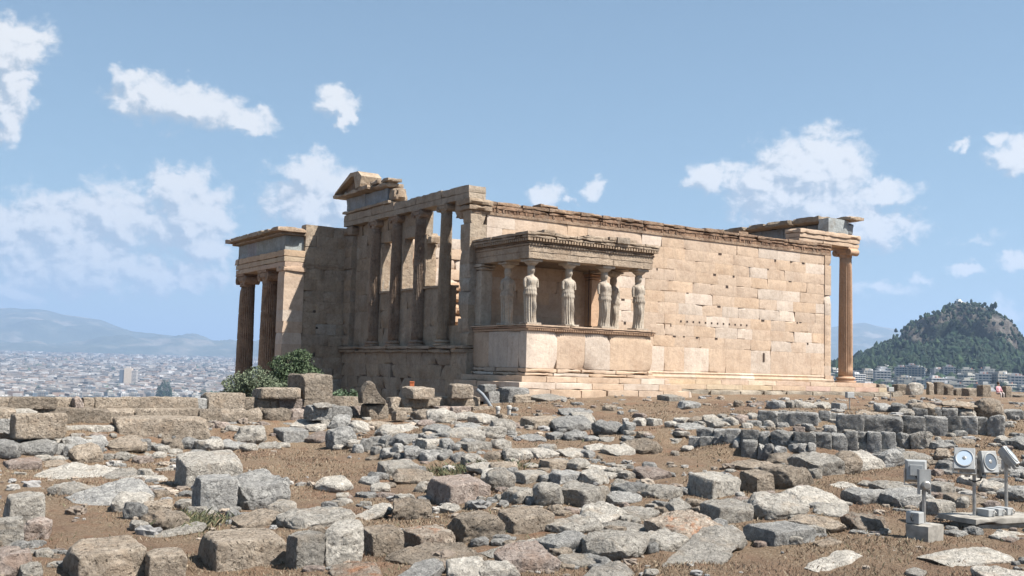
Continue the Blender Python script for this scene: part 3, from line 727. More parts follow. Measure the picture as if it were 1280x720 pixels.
T = empty('ancient_temple', (0, 0, 0)); tag(T, 'ruined ancient marble temple with column porches and a porch carried by carved maidens', 'temple')
X = (1, 0, 0); Y = (0, 1, 0); NX = (-1, 0, 0); NY = (0, -1, 0)
def core(x0, x1, y0, y1, z0, z1, mb): mb.box(x0, x1, y0, y1, z0, z1, (.8, .75, .7))

# south wall
mb = MB(); hs = [1.05]+[.47]*10
masonry(mb, (0.72, 0, .3), X, Y, 19.08, hs, 1.28, .62, 3, .26, .22, (), .65)
core(.75, 19.75, .08, .54, .3, 6.0, mb)
o = mb.build('south_wall', MAR, T, sharp=10)
rg = random.Random(8)                                     # beam holes, slots and joint gaps as dark boxes, their shade in the colour
mb = MB()
for i in range(12): mb.box(10.6+i*.36, 10.6+i*.36+.085, -.008, .02, 2.42, 2.42+.08)
mb.box(8.9, 9.0, -.014, .02, .75, 1.2); mb.box(15.65, 15.76, -.014, .02, .85, 1.25)
for i in range(26):
    x = rg.uniform(6.2, 19.5); z = rg.choice([1.35+.47*k for k in range(1, 10)]); w_ = rg.uniform(.05, .2)
    mb.box(x, x+w_, -.010, .02, z-rg.uniform(.02, .12), z+.01)
mb.build('slot_shade', flat_mat('hole_shade', (.05, .035, .028), .95), o)
# crown moulding of the south wall
mb = MB(); x = 0.05; rg = random.Random(4)
while x < 20.2:
    l = min(rg.uniform(.9, 1.6), 20.25-x); k = rg.uniform(.75, 1.1); e = rg.uniform(-.05, .05)
    if 20.25-x-l < .4: l = 20.25-x
    mb.box(x, x+l-.006, -.035, .655, 6.05, 6.16, (.9*k, .85*k, .8*k))
    mb.box(x, x+l-.006, -.01, .63, 6.163, 6.30, (.70*k, .58*k, .50*k))
    rbox(mb, x, x+l-.01, -.045-rg.random()*.02, .66, 6.303, 6.44, .04, (.80*k, .68*k, .6*k), .12)
    rbox(mb, x, x+l-.01, -.075-rg.random()*.02, .69, 6.443, 6.59+e*.35, .035, (.85*k, .78*k, .72*k), .12)
    x += l
for i in range(150):
    x = .2+i*.132; k = rg.uniform(.5, 1.0)
    if rg.random() < .45: mb.box(x, x+.075, -.03-rg.random()*.02, .1, 6.175, 6.295, (.82*k, .68*k, .6*k))
for i in range(3):
    x = rg.uniform(.5, 19); l = rg.uniform(.6, 1.3); rbox(mb, x, x+l, .0, .6, 6.57, 6.60+rg.uniform(.05, .15), .06, (.8, .74, .68), .15)
mb.build('crown_moulding', MARD, T, sharp=35)
# base moulding and steps
mb = MB()
for i in range(16):
    x0 = 6.1+i*(20.35-6.1)/16; x1 = 6.1+(i+1)*(20.35-6.1)/16-.004; t = tintc(.1)
    pr = [(0, .30), (-.05, .29), (-.085, .25), (-.06, .20), (-.06, .16), (-.115, .135), (-.14, .08), (-.12, .02), (-.12, 0), (.3, 0), (.3, .30)]
    V = [(x, y, z) for x in (x0, x1) for (y, z) in pr]; n = len(pr)
    mb.add(V, [(j, j+n, (j+1) % n+n, (j+1) % n) for j in range(n)]+[tuple(range(n)), tuple(range(n, 2*n))[::-1]], t)
mb.build('base_moulding', MAR, T)
mb = MB()
def step_ring(z0, z1, out, seed, m_=MAR):
    rg = random.Random(seed); x = 1.2 if out > .6 else 5.6
    x = {1: 5.9, 2: .1, 3: -.1}[seed]
    while x < 22.7+out:
        l = min(rg.uniform(1.5, 2.3), 22.7+out-x)
        if 22.7+out-x-l < .6: l = 22.7+out-x
        rbox(mb, x, x+l-.008, -out, .4 if seed == 1 else -.1, z0, z1, .008, tuple(c*rg.uniform(.92, 1.04) for c in tintc(.15, rg)), .3); x += l
    y = .41 if seed == 1 else -.09
    while y < 11.2+out:
        l = min(1.6, 11.2+out-y)
        if l < .3: break
        rbox(mb, 21.2, 22.7+out, y, y+l-.008, z0, z1, .022, tintc(.1, rg), .3); y += l
step_ring(-.205, -.003, .42, 1); step_ring(-.42, -.208, .78, 2)
mb.box(.3, 22.6, .41, 11.1, -.5, -.02, (.8, .78, .75))
mb.build('step', MAR, T, sharp=35)
mb = MB(); rg = random.Random(14); x = 3.4
while x < 24:
    l = rg.uniform(.9, 1.8); k = rg.uniform(.75, 1)
    rbox(mb, x, min(x+l, 24.2), -1.12-rg.random()*.05, .4, -.80, -.425-rg.random()*.02, .05, (.86*k, .92*k, .95*k), .2); x += l+.01
mb.build('foundation_course', MARW, T, sharp=35)

# south-east anta strip
mb = MB()
for k in range(12):
    z = .3+k*.48; block(mb, (19.80, -.035, z), X, Y, .44, .48 if k < 11 else .47, .70, rgm, .15, tuple(c*.97 for c in tintc(.1)))
mb.box(19.74, 20.30, -.12, .75, 0, .3, (1, .98, .95)); mb.build('anta', MAR, T, sharp=30)

# west front: high podium wall, ledge, windowed wall
mb = MB()
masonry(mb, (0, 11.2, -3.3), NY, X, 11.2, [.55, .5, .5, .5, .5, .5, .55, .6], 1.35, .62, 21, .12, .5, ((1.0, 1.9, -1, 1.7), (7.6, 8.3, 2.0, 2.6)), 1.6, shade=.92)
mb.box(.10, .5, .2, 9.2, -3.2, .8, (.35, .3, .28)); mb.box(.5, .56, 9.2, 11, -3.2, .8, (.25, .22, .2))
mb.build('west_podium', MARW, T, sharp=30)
mb = MB(); y = 11.25
while y > .0:
    l = min(1.7, y+.05); rbox(mb, -.16, .55, y-l+.006, y, .78, .93, .03, (.85, .85, .84), .2); rbox(mb, -.24, .55, y-l+.006, y, .933, 1.06, .035, (.9, .9, .9), .2); y -= l
mb.build('ledge', MARW, T, sharp=35)
mb = MB()
H_ = [.78, .78, .78, .55, .55, .55, .55, .5, .5]        # 1.06 -> 6.6
# windows in (u from the north end, z above 1.06)
holes = [(3.45, 4.55, 2.34, 4.30), (5.45, 6.55, 2.34, 4.30), (7.15, 9.2, 2.34, 9), (9.2, 10.75, .77, 9)]
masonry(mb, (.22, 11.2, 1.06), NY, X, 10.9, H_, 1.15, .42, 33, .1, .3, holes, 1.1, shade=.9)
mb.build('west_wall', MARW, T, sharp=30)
mb = MB()
for (ua, ub, zt) in ((3.45, 4.55, 1.9), (5.45, 6.55, 1.9), (7.15, 9.2, 1.9)):      # window sills, jambs
    y1 = 11.2-ua; y0 = 11.2-ub
    rbox(mb, .14, .70, y0-.08, y1+.08, 3.36, 3.46, .015, (.95, .93, .9), .2)
    if zt and ub < 7: 
        rbox(mb, .17, .69, y1-.001, y1+.16, 3.47, 5.36, .02, (1.0, .97, .93), .2); rbox(mb, .17, .69, y0-.16, y0+.001, 3.47, 5.36, .02, (1, .97, .93), .2)
rbox(mb, .17, .69, 3.75, 4.02, 3.47, 5.62, .05, (1, .96, .9), .18); rbox(mb, .17, .69, 3.35, 3.74, 5.2, 5.62, .09, (1, .96, .9), .15)
mb.build('window_frame', MARW, T, sharp=35)
# antae of the west front
mb = MB()
for k in range(10): block(mb, (-.04, .68, 1.06+k*.51), NY, X, .70, .51, .74, rgm, .35, tuple(c*.95 for c in tintc(.15)), 1.3)
for k in range(3): block(mb, (-.04, .68, -.5+k*.43), NY, X, .70, .43, .74, rgm, .2, tuple(c*.93 for c in tintc(.1)), 1.3)
rbox(mb, -.16, .86, -.14, .82, 6.165, 6.36, .04, (.85, .8, .75), .15); rbox(mb, -.20, .9, -.19, .95, 6.363, 6.60, .05, (.9, .86, .8), .15)
rbox(mb, -.10, .62, .55, 1.05, 5.9, 6.58, .09, (.85, .78, .72), .15)
mb.build('anta', MARW, T, sharp=32)
mb = MB()
for k in range(10): block(mb, (-.05, 11.2, 1.06+k*.51), NY, X, .75, .51, .6, rgm, .3, tuple(c*.9 for c in tintc(.1)), 1.3)
rbox(mb, -.14, .6, 10.3, 11.3, 6.17, 6.58, .05, (.85, .8, .75), .15)
mb.build('anta', MARW, T, sharp=32)

# ionic columns
def ring_prof(z, r): return (r, z, 0)
def ionic(x, y, z0, H, r, facing=(0, -1), mat=MARW, seed=0, base=True, drums=0, flute=.17, ztint=(1, 1, 1), worn=.0):
    rg = random.Random(seed); col = ztint; mbs = MB(); hb_ = .30*r/.35 if base else 0; hc = .50*r/.35
    prof = []; zb = hb_+.0; zt = H-hc; n = 16 if not drums else drums*6; r1 = r*.85
    for i in range(n+1):
        t = i/n; z = zb+(zt-zb)*t; rr = r*(1-t)+r1*t + .012*math.sin(math.pi*t)
        if drums and i % 6 == 0 and 0 < i < n:
            dx = rg.uniform(-.014, .014); prof += [(rr, z-.03, flute), (rr*.95, z-.008, flute*.4), (rr*.95, z+.008, flute*.4), (rr, z+.03, flute)]
        else: prof.append((rr, z, flute if .015 < t < .985 else 0))
    mbs.lathe(prof, (x, y, z0), 144, col, 0, 24)
    V = mbs.V[0]; V_ = V*1.0; nn = fbm(V_*np.array([4, 4, 2.2]), seed, 4); cx = np.array([x, y])
    amp = .006+worn*.03; dv = V[:, :2]-cx; L_ = np.linalg.norm(dv, axis=1)[:, None]+1e-6
    chipm = np.clip(fbm(V_*np.array([2.2, 2.2, 1.5]), seed+9, 3)-.55, 0, 1)
    V[:, :2] -= dv/L_*(np.clip(nn, 0, 1)*amp + chipm*(.10+worn*.2))[:, None]
    sh = mbs.build('column', mat, T, smooth=True)
    mb2 = MB()
    if base:
        k = r/.35; P_ = [(1.42*r, 0), (1.46*r, .04*k), (1.42*r, .085*k), (1.2*r, .09*k), (1.14*r, .12*k), (1.2*r, .155*k), (1.3*r, .16*k)]
        P_ += [(1.36*r, .19*k), (1.34*r, .225*k), (1.26*r, .26*k), (1.1*r, .262*k), (1.03*r, .30*k)]
        mb2.lathe([(a, b_, 0) for a, b_ in P_], (x, y, z0), 48, tuple(c*1.02 for c in col)); mb2.build('base', mat, sh, smooth=True, sharp=50)
    mb3 = MB(); k = r/.35; zc_ = z0+H-hc
    mb3.lathe([(r1*1.0, 0, 0), (r1*1.04, .01, 0), (r1*1.02, .16*k, 0), (r1*1.1, .18*k, 0), (r1*1.22, .23*k, 0), (r1*1.12, .26*k, 0)], (x, y, zc_), 40, tuple(c*.85 for c in col))
    fx, fy = facing; tx, ty = -fy, fx; hw = 1.02*r+.12*k; dp = r*1.0
    def ob(a0, a1, b0, b1, z0_, z1_, cc):     # box in (t, f) axes
        V = [(x+tx*a+fx*b_, y+ty*a+fy*b_, z) for a in (a0, a1) for b_ in (b0, b1) for z in (z0_, z1_)]
        mb3.add(V, [(0, 1, 3, 2), (4, 6, 7, 5), (0, 4, 5, 1), (2, 3, 7, 6), (0, 2, 6, 4), (1, 5, 7, 3)], cc)
    ob(-hw*.82, hw*.82, -dp*.93, dp*.93, zc_+.25*k, zc_+.40*k, tuple(c*.92 for c in col))
    for sg in (-1, 1):
        ca = sg*hw*.86; R0 = .175*k
        for (rr, dd) in ((R0, dp*.90), (R0*.72, dp*.93), (R0*.42, dp*.96), (R0*.2, dp*1.0)):
            V = []; K = 18
            for b_ in (-dd, dd):
                for j in range(K):
                    a = 2*math.pi*j/K; q = rr
                    V.append((x+tx*(ca+q*math.cos(a))+fx*b_, y+ty*(ca+q*math.cos(a))+fy*b_, zc_+.27*k+q*math.sin(a)))
            Fc = [(j, (j+1) % K, K+(j+1) % K, K+j) for j in range(K)]+[tuple(range(K)), tuple(range(K, 2*K))[::-1]]
            mb3.add(V, Fc, tuple(c*(.95 if rr == R0 else .8) for c in col))
    ob(-hw*.98, hw*.98, -dp*1.02, dp*1.02, zc_+.42*k, z0+H, col)
    mb3.build('capital', mat, sh, smooth=True, sharp=32)
    return sh
for i, yy in enumerate((8.2, 6.2, 4.12, 2.02)):
    ionic(.10, yy, 1.06, 5.54, .262, (-1, 0), MARD if i < 3 else MARW, 60+i, True, 0, .2, ((1.0, 1.0, 1.0), (1, .97, .95), (.9, .92, .95), (1, .97, .92))[i], .35)

# west architrave and gable fragment
mb = MB(); ys = [-.02, 2.1, 4.2, 6.2, 8.3, 11.25]
for a, b_ in zip(ys[:-1], ys[1:]):
    t = tuple(c*.95 for c in tintc(.12)); top = 7.16+rgm.uniform(-.05, .02)
    rbox(mb, -.12, .62, a+.004, b_-.004, 6.60, 6.82, .006, t, .25); rbox(mb, -.14, .64, a+.004, b_-.004, 6.8201, top, .022, t, .2)
mb.build('west_architrave', MARW, T, sharp=35)
mb = MB(); rbox(mb, -.05, .55, 9.2, 11.25, 7.33, 7.92, .02, (1, 1, 1), .25); rbox(mb, -.05, .55, 7.0, 9.19, 7.31, 7.90, .02, (.93, .96, 1), .25); mb.build('frieze', GREYL, T, sharp=35)
mb = MB(); rbox(mb, -.22, .62, 6.55, 11.35, 7.165, 7.305, .06, (.95, .92, .88), .2)
rbox(mb, .0, .6, 6.3, 6.95, 7.31, 7.9, .10, (.95, .9, .84), .15)
rbox(mb, -.50, .60, 9.1, 11.8, 7.925, 8.10, .07, (1.0, .95, .88), .2); rbox(mb, -.55, .62, 8.0, 9.09, 7.92, 8.14, .09, (.98, .94, .88), .18); rbox(mb, -.32, .62, 6.7, 7.99, 7.905, 8.12, .10, (.95, .92, .88), .18)
# raking piece of the pediment
P_ = [(12.1, 8.08), (9.45, 8.11), (9.0, 8.30), (9.15, 8.72), (9.75, 8.86), (10.35, 8.78)]
def prism_x(mb, x0, x1, P, col, sub=0):
    n = len(P); V = [(x, p[0], p[1]) for x in (x0, x1) for p in P]
    mb.add(V, [(j, (j+1) % n, n+(j+1) % n, n+j) for j in range(n)]+[tuple(range(n))[::-1], tuple(range(n, 2*n))], col)
prism_x(mb, -.15, .5, [(11.4, 8.09), (9.5, 8.10), (9.1, 8.32), (9.2, 8.62), (9.8, 8.80)], (.62, .5, .42))
prism_x(mb, -.46, .55, [(11.75, 8.10), (11.6, 8.22), (10.0, 8.93), (9.55, 8.90), (9.6, 8.72), (9.95, 8.74)], (1.05, 1.0, .92))
prism_x(mb, -.5, .5, [(9.56, 8.895), (9.1, 8.88), (8.72, 8.62), (8.85, 8.16), (9.3, 8.12), (9.5, 8.6)], (1.05, 1.02, .96))
rbox(mb, -.3, .4, 6.5, 7.2, 8.12, 8.28, .08, (.9, .88, .85), .15); rbox(mb, -.3, .4, 7.5, 8.3, 8.13, 8.33, .10, (.9, .88, .85), .15)
mb.build('pediment_fragment', MARW, T, sharp=35)

# north wall: its sunlit inner face shows through the western openings
mb = MB(); masonry(mb, (.65, 10.62, -3), X, Y, 20.6, [.5]*19, 1.25, .58, 55, .22, .45, (), 1.4)
for i, (xx, zz, l) in enumerate(((4.9, 2.3, 1.5), (4.7, 2.85, 1.7), (5.1, 3.4, 1.3), (4.8, 3.95, 1.6), (3.0, 4.6, 1.4), (1.6, 4.4, 1.1), (6.0, 4.5, 1.3), (2.6, 5.2, 1.2))):
    rbox(mb, xx, xx+l, 10.30, 10.7, zz, zz+.42, .10, (1.0, .9, .8), .12)
mb.box(.8, 21, 10.75, 11.05, -3, 6.3, (.7, .65, .6)); mb.build('north_wall', MAR, T, sharp=32)
mb = MB(); masonry(mb, (6.5, .66, -.4), Y, X, 9.9, [.5]*5, 1.2, .6, 57, .2, .4, ((4, 6, -1, 9),), 1.2); mb.build('inner_wall', MAR, T, sharp=32)
mb = MB(); mb.box(.6, 21.3, .62, 10.6, -3.1, -2.9 , (.7, .65, .6)); mb.build('floor', CORE, T)

# east portico
for i in range(6): ionic(21.85, .42+i*2.075, 0, 6.59, .345, (1, 0), MAR, 80+i, True, 0, .15, (1.0, .87, .76) if i == 0 else (.9, .85, .8), .12)
mb = MB()
for (x0, x1) in ((18.0, 19.7), (19.71, 22.32)):
    t = tintc(.1); rbox(mb, x0, x1, -.02, .80, 6.604, 6.79, .012, t, .3); rbox(mb, x0, x1, -.06, .83, 6.792, 6.99, .012, t, .3); rbox(mb, x0-.02, x1+.03, -.12, .86, 6.992, 7.22, .04, t, .2)
y = .88
while y < 11.2:
    l = min(2.06, 11.25-y); t = tintc(.1); rbox(mb, 21.42, 22.30, y, y+l-.01, 6.604, 6.99, .015, t, .3); rbox(mb, 21.36, 22.36, y, y+l-.01, 6.992, 7.22, .03, t, .25); y += l
mb.build('east_architrave', MAR, T, sharp=35)
mb = MB(); rbox(mb, 20.2, 21.7, .1, .75, 7.225, 7.93, .03, (1.2, 1.2, 1.15), .2); rbox(mb, 21.4, 22.2, .1, .75, 7.225, 7.85, .10, (.9, .95, 1), .15)
y = .76
while y < 8.6:
    l = rgm.uniform(1.1, 1.7); rbox(mb, 20.9, 22.0, y, y+l-.01, 7.225, 7.80, .03, (.75, .8, .85), .2); y += l
mb.build('frieze', GREYL, T, sharp=35)
mb = MB(); rbox(mb, 21.45, 22.5, -.2, .7, 7.94, 8.12, .07, (1, .95, .88), .15); y = .72
for l, h, e in ((1.9, .30, .03), (1.6, .28, .06), (1.3, .25, .07), (1.5, .2, .1), (.9, .22, .1)):
    rbox(mb, 20.3-e*3, 22.3, y, y+l-.03, 7.81, 7.81+h, .06+e*.4, (.72, .70, .66), .16); y += l
mb.build('cornice', MARW, T, sharp=35)

# ---- the porch of the maidens
PX0, PX1, PY = .24, 5.95, -3.57
mb = MB()
def podium_face(o, ux, inn, L, seed):
    masonry(mb, o, ux, inn, L, [1.28], 1.45, .5, seed, .2, .45, (), 1.25)
podium_face((PX0, PY, .28), X, Y, PX1-PX0, 71); podium_face((PX0, -.01, .28), NY, X, -PY-.52, 72); podium_face((PX1, PY+.51, .28), Y, NX, -PY-.52, 73)
mb.box(PX0+.1, PX1-.1, PY+.1, 0, -.4, 1.55, (.7, .65, .6))
mb.build('porch_podium', MAR, T, sharp=30)
mb = MB(); x = PX0-.12; rg = random.Random(3)
for (o0, o1, z0, z1, am) in ((.10, 0, 0.0, .12, .03), (.04, 0, .123, .277, .03), (.48, 0, -.205, -.003, .012), (.80, 0, -.43, -.208, .014), (1.05, 0, -.95, -.433, .02)):
    x = PX0-o0
    while x < PX1+o0-.05:
        l = min(rg.uniform(1.0, 1.9), PX1+o0-x)
        if not (z1 > .2 and rg.random() < .12): rbox(mb, x, x+l-.01, PY-o0, PY+.45, z0, z1, am, tintc(.15, rg), .2)
        x += l
    y = PY+.46
    while y < -.1:
        l = min(1.5, -.02-y); rbox(mb, PX0-o0, PX0+.45, y, y+l-.01, z0, z1, am, tintc(.1, rg), .2); rbox(mb, PX1-.45, PX1+o0, y, y+l-.01, z0, z1, am, tintc(.1, rg), .2); y += l
mb.build('porch_base_moulding', MAR, T, sharp=35)
mb = MB()
for (o0, z0, z1, cc) in ((.03, 1.565, 1.66, (.9, .85, .8)), (.09, 1.663, 1.73, (.75, .65, .58)), (.12, 1.733, 1.79, (1, .97, .93))):
    x = PX0-o0
    while x < PX1+o0-.02:
        l = min(1.9, PX1+o0-x); rbox(mb, x, x+l-.006, PY-o0, 0, z0, z1, .012 if z0 < 1.7 else .03, cc, .25); x += l
for i in range(72): mb.box(PX0+.02+i*.08, PX0+.065+i*.08, PY-.075, PY, 1.585, 1.655, (.7, .6, .52))
mb.build('porch_floor_moulding', MAR, T, sharp=35)
# its antae against the temple wall
for (xa, xb) in ((PX0+.02, PX0+.50), (PX1-.52, PX1-.04)):
    mb = MB(); rbox(mb, xa, xb, -.46, -.002, 1.80, 3.86, .012, (.95, .92, .88) if xa < 1 else (1, .9, .8), .3)
    rbox(mb, xa-.05, xb+.05, -.53, -.002, 3.863, 3.98, .03, (.9, .75, .62), .15); rbox(mb, xa-.09, xb+.09, -.57, -.002, 3.983, 4.10, .03, (.85, .68, .55), .15)
    mb.build('anta', MARC if xa < 1 else MAR, T, sharp=35)

def maiden(x, y, sgn, seed, tint=(1, 1, 1)):
    rg = random.Random(seed); k = 96; prof = [
     # z, rx, ry, flute, oy(+ = back), chest
     (.075, .255, .215, .0, 0), (.09, .262, .222, .10, 0), (.25, .245, .205, .11, 0), (.45, .238, .195, .11, 0), (.62, .238, .195, .105, 0), (.78, .245, .20, .10, 0), (.92, .255, .205, .08, 0),
     (1.02, .262, .208, .06, 0), (1.045, .292, .232, .09, 0), (1.10, .288, .228, .08, 0), (1.17, .266, .208, .06, 0), (1.20, .256, .200, .03, 0), (1.215, .266, .208, .06, 0), (1.27, .258, .202, .06, 0), (1.33, .228, .182, .03, 0),
     (1.42, .228, .178, .02, 0), (1.50, .236, .185, .02, 0), (1.58, .262, .180, .02, 0), (1.640, .275, .155, .01, 0), (1.675, .245, .130, 0, .005), (1.705, .150, .108, 0, .01), (1.745, .105, .105, 0, .015),
     (1.79, .090, .100, 0, .02), (1.82, .098, .108, 0, .02), (1.86, .112, .122, 0, .012), (1.91, .122, .134, 0, .008), (1.96, .125, .138, 0, .008), (2.01, .122, .135, 0, .01), (2.055, .108, .118, 0, .01), (2.075, .09, .1, 0, .01)]
    V = []; Fc = []
    for (z, rx, ry, fl, oy) in prof:
        if z < 1.7: rx, ry = rx*.92, ry*.95
        if z > 1.8: rx, ry = rx*1.08, ry*1.08
        for j in range(k):
            a = 2*math.pi*j/k; ca, sa = math.cos(a), math.sin(a)          # a = -90deg is the front
            r = 1-1.45*fl*(.5+.5*math.cos(a*(15 if z < 1.03 else 22)+.6*math.sin(a*3+seed)+(0.8 if z > 1.03 else 0)))**1.1*(1+.25*math.sin(a*5+seed))*(1-.9*math.exp(-((rx*ca-sgn*.10)/.08)**2)*math.exp(-((z-.62)/.30)**2)*max(0, -sa))
            px = rx*ca*r; py = ry*sa*r
            fr = max(0, -sa)
            # bent knee presses smooth through the cloth
            kx = sgn*.10
            g = math.exp(-((px-kx)/.075)**2)*math.exp(-((z-.62)/.27)**2)*fr; py -= .125*g
            if z < .75: g2 = math.exp(-((px-kx*1.2)/.06)**2)*fr*math.exp(-((z-.2)/.3)**2); py += .03*g2
            # bust
            for s_ in (-1, 1): py -= .052*math.exp(-((px-s_*.10)/.06)**2)*math.exp(-((z-1.50)/.06)**2)*fr
            # hips sway
            px += .036*sgn*math.sin((z-.1)*2.1)*(-1 if z < 1.3 else -.6) if z < 1.6 else 0
            # face
            if 1.79 < z < 2.02: py -= .026*math.exp(-(px/.022)**2)*math.exp(-((z-1.90)/.035)**2)*fr; py -= .012*math.exp(-(px/.05)**2)*math.exp(-((z-1.835)/.02)**2)*fr
            # mass of hair and plaits behind the neck
            if 1.45 < z < 2.0: py += .055*math.exp(-((z-1.74)/.13)**2)*max(0, sa)**1.5
            if 1.6 < z < 1.82: px += ca*.02*math.exp(-((z-1.72)/.05)**2)*max(0, .35-abs(sa-.1))*2
            V.append((x+px, y+py+oy, 1.79+z))
    n = len(prof)
    for i in range(n-1):
        for j in range(k): Fc.append((i*k+j, i*k+(j+1) % k, (i+1)*k+(j+1) % k, (i+1)*k+j))
    Fc.append(tuple(range(k))[::-1]); Fc.append(tuple((n-1)*k+j for j in range(k)))
    mb = MB(); V = np.array(V); nn = fbm(V*9, seed, 3)*.006; V[:, 0] += nn; V[:, 1] += nn; mb.add(V, Fc, tint)
    for s_ in (-1, 1):                                               # upper arms, broken off above the elbow
        e = rg.uniform(1.22, 1.36); mb.tube([(x+s_*.17, y+.01, 1.79+1.645), (x+s_*.245, y+.0, 1.79+1.59), (x+s_*.268, y-.0, 1.79+1.47), (x+s_*.265, y-.02, 1.79+e)], [.05, .060, .055, .045], 12, tint)
    body = mb.build('maiden_statue', MARC, T, smooth=True, sharp=60)
    mb = MB(); rbox(mb, x-.30, x+.30, y-.27, y+.27, 1.792, 1.87, .02, tint, .15); mb.build('plinth', MARC, body, sharp=40)
    mb = MB(); mb.lathe([(.10, 0, 0), (.135, .015, 0), (.13, .04, 0), (.15, .05, 0), (.20, .085, 0), (.245, .13, 0), (.25, .15, 0), (.22, .155, 0)], (x, y, 1.79+2.05), 40, tint)
    rbox(mb, x-.29, x+.29, y-.28, y+.28, 1.79+2.207, 4.098, .018, tint, .15); mb.build('capital', MARC, body, smooth=True, sharp=40)
for i, (cx, cy, sg) in enumerate(((.62, -3.2, 1), (2.27, -3.2, 1), (3.90, -3.2, -1), (5.54, -3.2, -1), (.62, -1.72, 1), (5.50, -1.75, -1))):
    maiden(cx, cy, sg, 5+i, (1, 1, 1) if i != 5 else (1.0, .85, .72))
# entablature of the porch
mb = MB(); E0, E1, EY = PX0+.02, PX1-.02, PY+.02
def three(z0, z1, out, am, cc, seg=1.9, inner=True):
    rg = random.Random(int(z0*100)); x = E0-out
    while x < E1+out-.02:
        l = min(rg.uniform(seg*.8, seg*1.2), E1+out-x)
        if E1+out-x-l < .5: l = E1+out-x
        k = rg.uniform(.93, 1.04); rbox(mb, x, x+l-.006, EY-out, EY+.62, z0, z1, am, tuple(c*k for c in cc), .15); x += l
    for (a, b_) in ((E0-out, E0+.60), (E1-.60, E1+out)):
        y = EY+.625
        while y < -.02:
            l = min(1.6, -.004-y); rbox(mb, a, b_, y, y+l-.006, z0, z1, am, cc, .15); y += l
three(4.10, 4.34, .0, .006, (1.0, .97, .93)); three(4.3401, 4.54, .014, .006, (1.0, .97, .93)); three(4.5401, 4.63, .05, .012, (.92, .86, .8))
mb.build('porch_architrave', MARW, T, sharp=35)
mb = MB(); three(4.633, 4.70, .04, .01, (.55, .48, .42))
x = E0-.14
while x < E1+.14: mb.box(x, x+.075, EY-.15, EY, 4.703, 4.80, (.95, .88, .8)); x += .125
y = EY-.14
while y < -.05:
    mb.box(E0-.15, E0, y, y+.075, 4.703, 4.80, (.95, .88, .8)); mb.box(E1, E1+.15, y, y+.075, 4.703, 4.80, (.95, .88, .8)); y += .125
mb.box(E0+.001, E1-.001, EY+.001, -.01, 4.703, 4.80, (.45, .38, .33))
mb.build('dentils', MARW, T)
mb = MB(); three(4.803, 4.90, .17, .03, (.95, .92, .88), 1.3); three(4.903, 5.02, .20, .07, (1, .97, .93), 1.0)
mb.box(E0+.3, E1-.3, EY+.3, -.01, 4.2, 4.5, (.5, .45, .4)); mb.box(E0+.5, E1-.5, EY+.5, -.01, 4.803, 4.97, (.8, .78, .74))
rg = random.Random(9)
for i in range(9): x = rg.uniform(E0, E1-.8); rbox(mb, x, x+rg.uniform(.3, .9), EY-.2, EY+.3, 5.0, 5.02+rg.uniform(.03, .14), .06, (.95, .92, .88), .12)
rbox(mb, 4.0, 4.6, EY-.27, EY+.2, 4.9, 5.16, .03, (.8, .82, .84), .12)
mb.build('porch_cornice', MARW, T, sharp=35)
# thin dark rod with a conical foot inside the porch
RODM = flat_mat('dark_metal', (.06, .05, .045), .6, .6)
mb = MB(); mb.tube([(4.95, -.9, 1.80), (4.95, -.9, 4.2)], .018, 8); mb.lathe([(.17, .18, 0), (.05, 0, 0)][::-1], (4.95, -.9, 1.80), 16); mb.build('dark_rod', RODM, T)

# ---- north porch (lower level)
ZN = -2.95
for i, (xx, yy) in enumerate(((-2.45, 17.35), (-2.45, 14.2), (.62, 17.35), (3.7, 17.35), (6.8, 17.35), (6.8, 14.2))):
    ionic(xx, yy, ZN, 7.52, .43, (0, 1) if i > 1 else (-1, 0), MARD, 90+i, True, 5, .17, (1.1, 1.0, .92), .3)
mb = MB()
for k in range(15): block(mb, (-2.93, 12.0, ZN+k*.505), NY, X, .80, .505, .95, rgm, .2, tuple(c*1.02 for c in tintc(.15)), 1.1)
rbox(mb, -3.0, -1.92, 11.12, 12.06, 4.36, 4.57, .03, (.9, .85, .8), .15)
mb.build('anta', MAR, T, sharp=30)
mb = MB(); masonry(mb, (-1.97, 11.225, ZN), X, Y, 2.3, [.5]*19, 1.15, .6, 91, .12, .35, (), 1.1, shade=.97); mb.box(-1.9, 0, 11.3, 11.8, ZN, 6.3, (.6, .55, .5))
rbox(mb, -1.99, -.01, 11.2, 11.9, 4.62, 4.80, .03, (.8, .75, .7), .2)
rg = random.Random(2)
for (xx, zz, w_) in ((-1.45, 2.55, .16), (-1.4, 1.75, .30), (-1.5, .55, .26), (-.55, 3.9, .2), (-.6, 1.0, .22)): rbox(mb, xx, xx+w_, 11.235, 11.5, zz, zz+w_*.8, .05, (.12, .1, .1), .08)
mb.build('return_wall', MARW, T, sharp=30)
def band(mb, z0, z1, out, am, cc, step=.25, seg=2.2, ys=11.2):
    x0, x1, y1 = -2.93-out, 7.35+out, 17.80+out
    for (a, b_) in ((x0, -1.97), (6.4, x1)):
        y = ys
        while y < y1-.05:
            l = min(seg, y1-y); rbox(mb, a, b_, y, y+l-.006, z0, z1, am, tuple(c*rgm.uniform(.93, 1.05) for c in cc), step); y += l
    x = -1.96
    while x < 6.39:
        l = min(seg, 6.39-x); rbox(mb, x, x+l-.006, 16.9, y1, z0, z1, am, cc, step); x += l
mb = MB(); band(mb, 4.572, 4.80, 0, .015, (1, .97, .93), .25, 3.1); band(mb, 4.803, 5.03, .03, .015, (1, .97, .93), .25, 3.1); band(mb, 5.033, 5.33, .07, .03, (1, .96, .9), .25, 3.1); mb.build('north_porch_architrave', MAR, T, sharp=35)
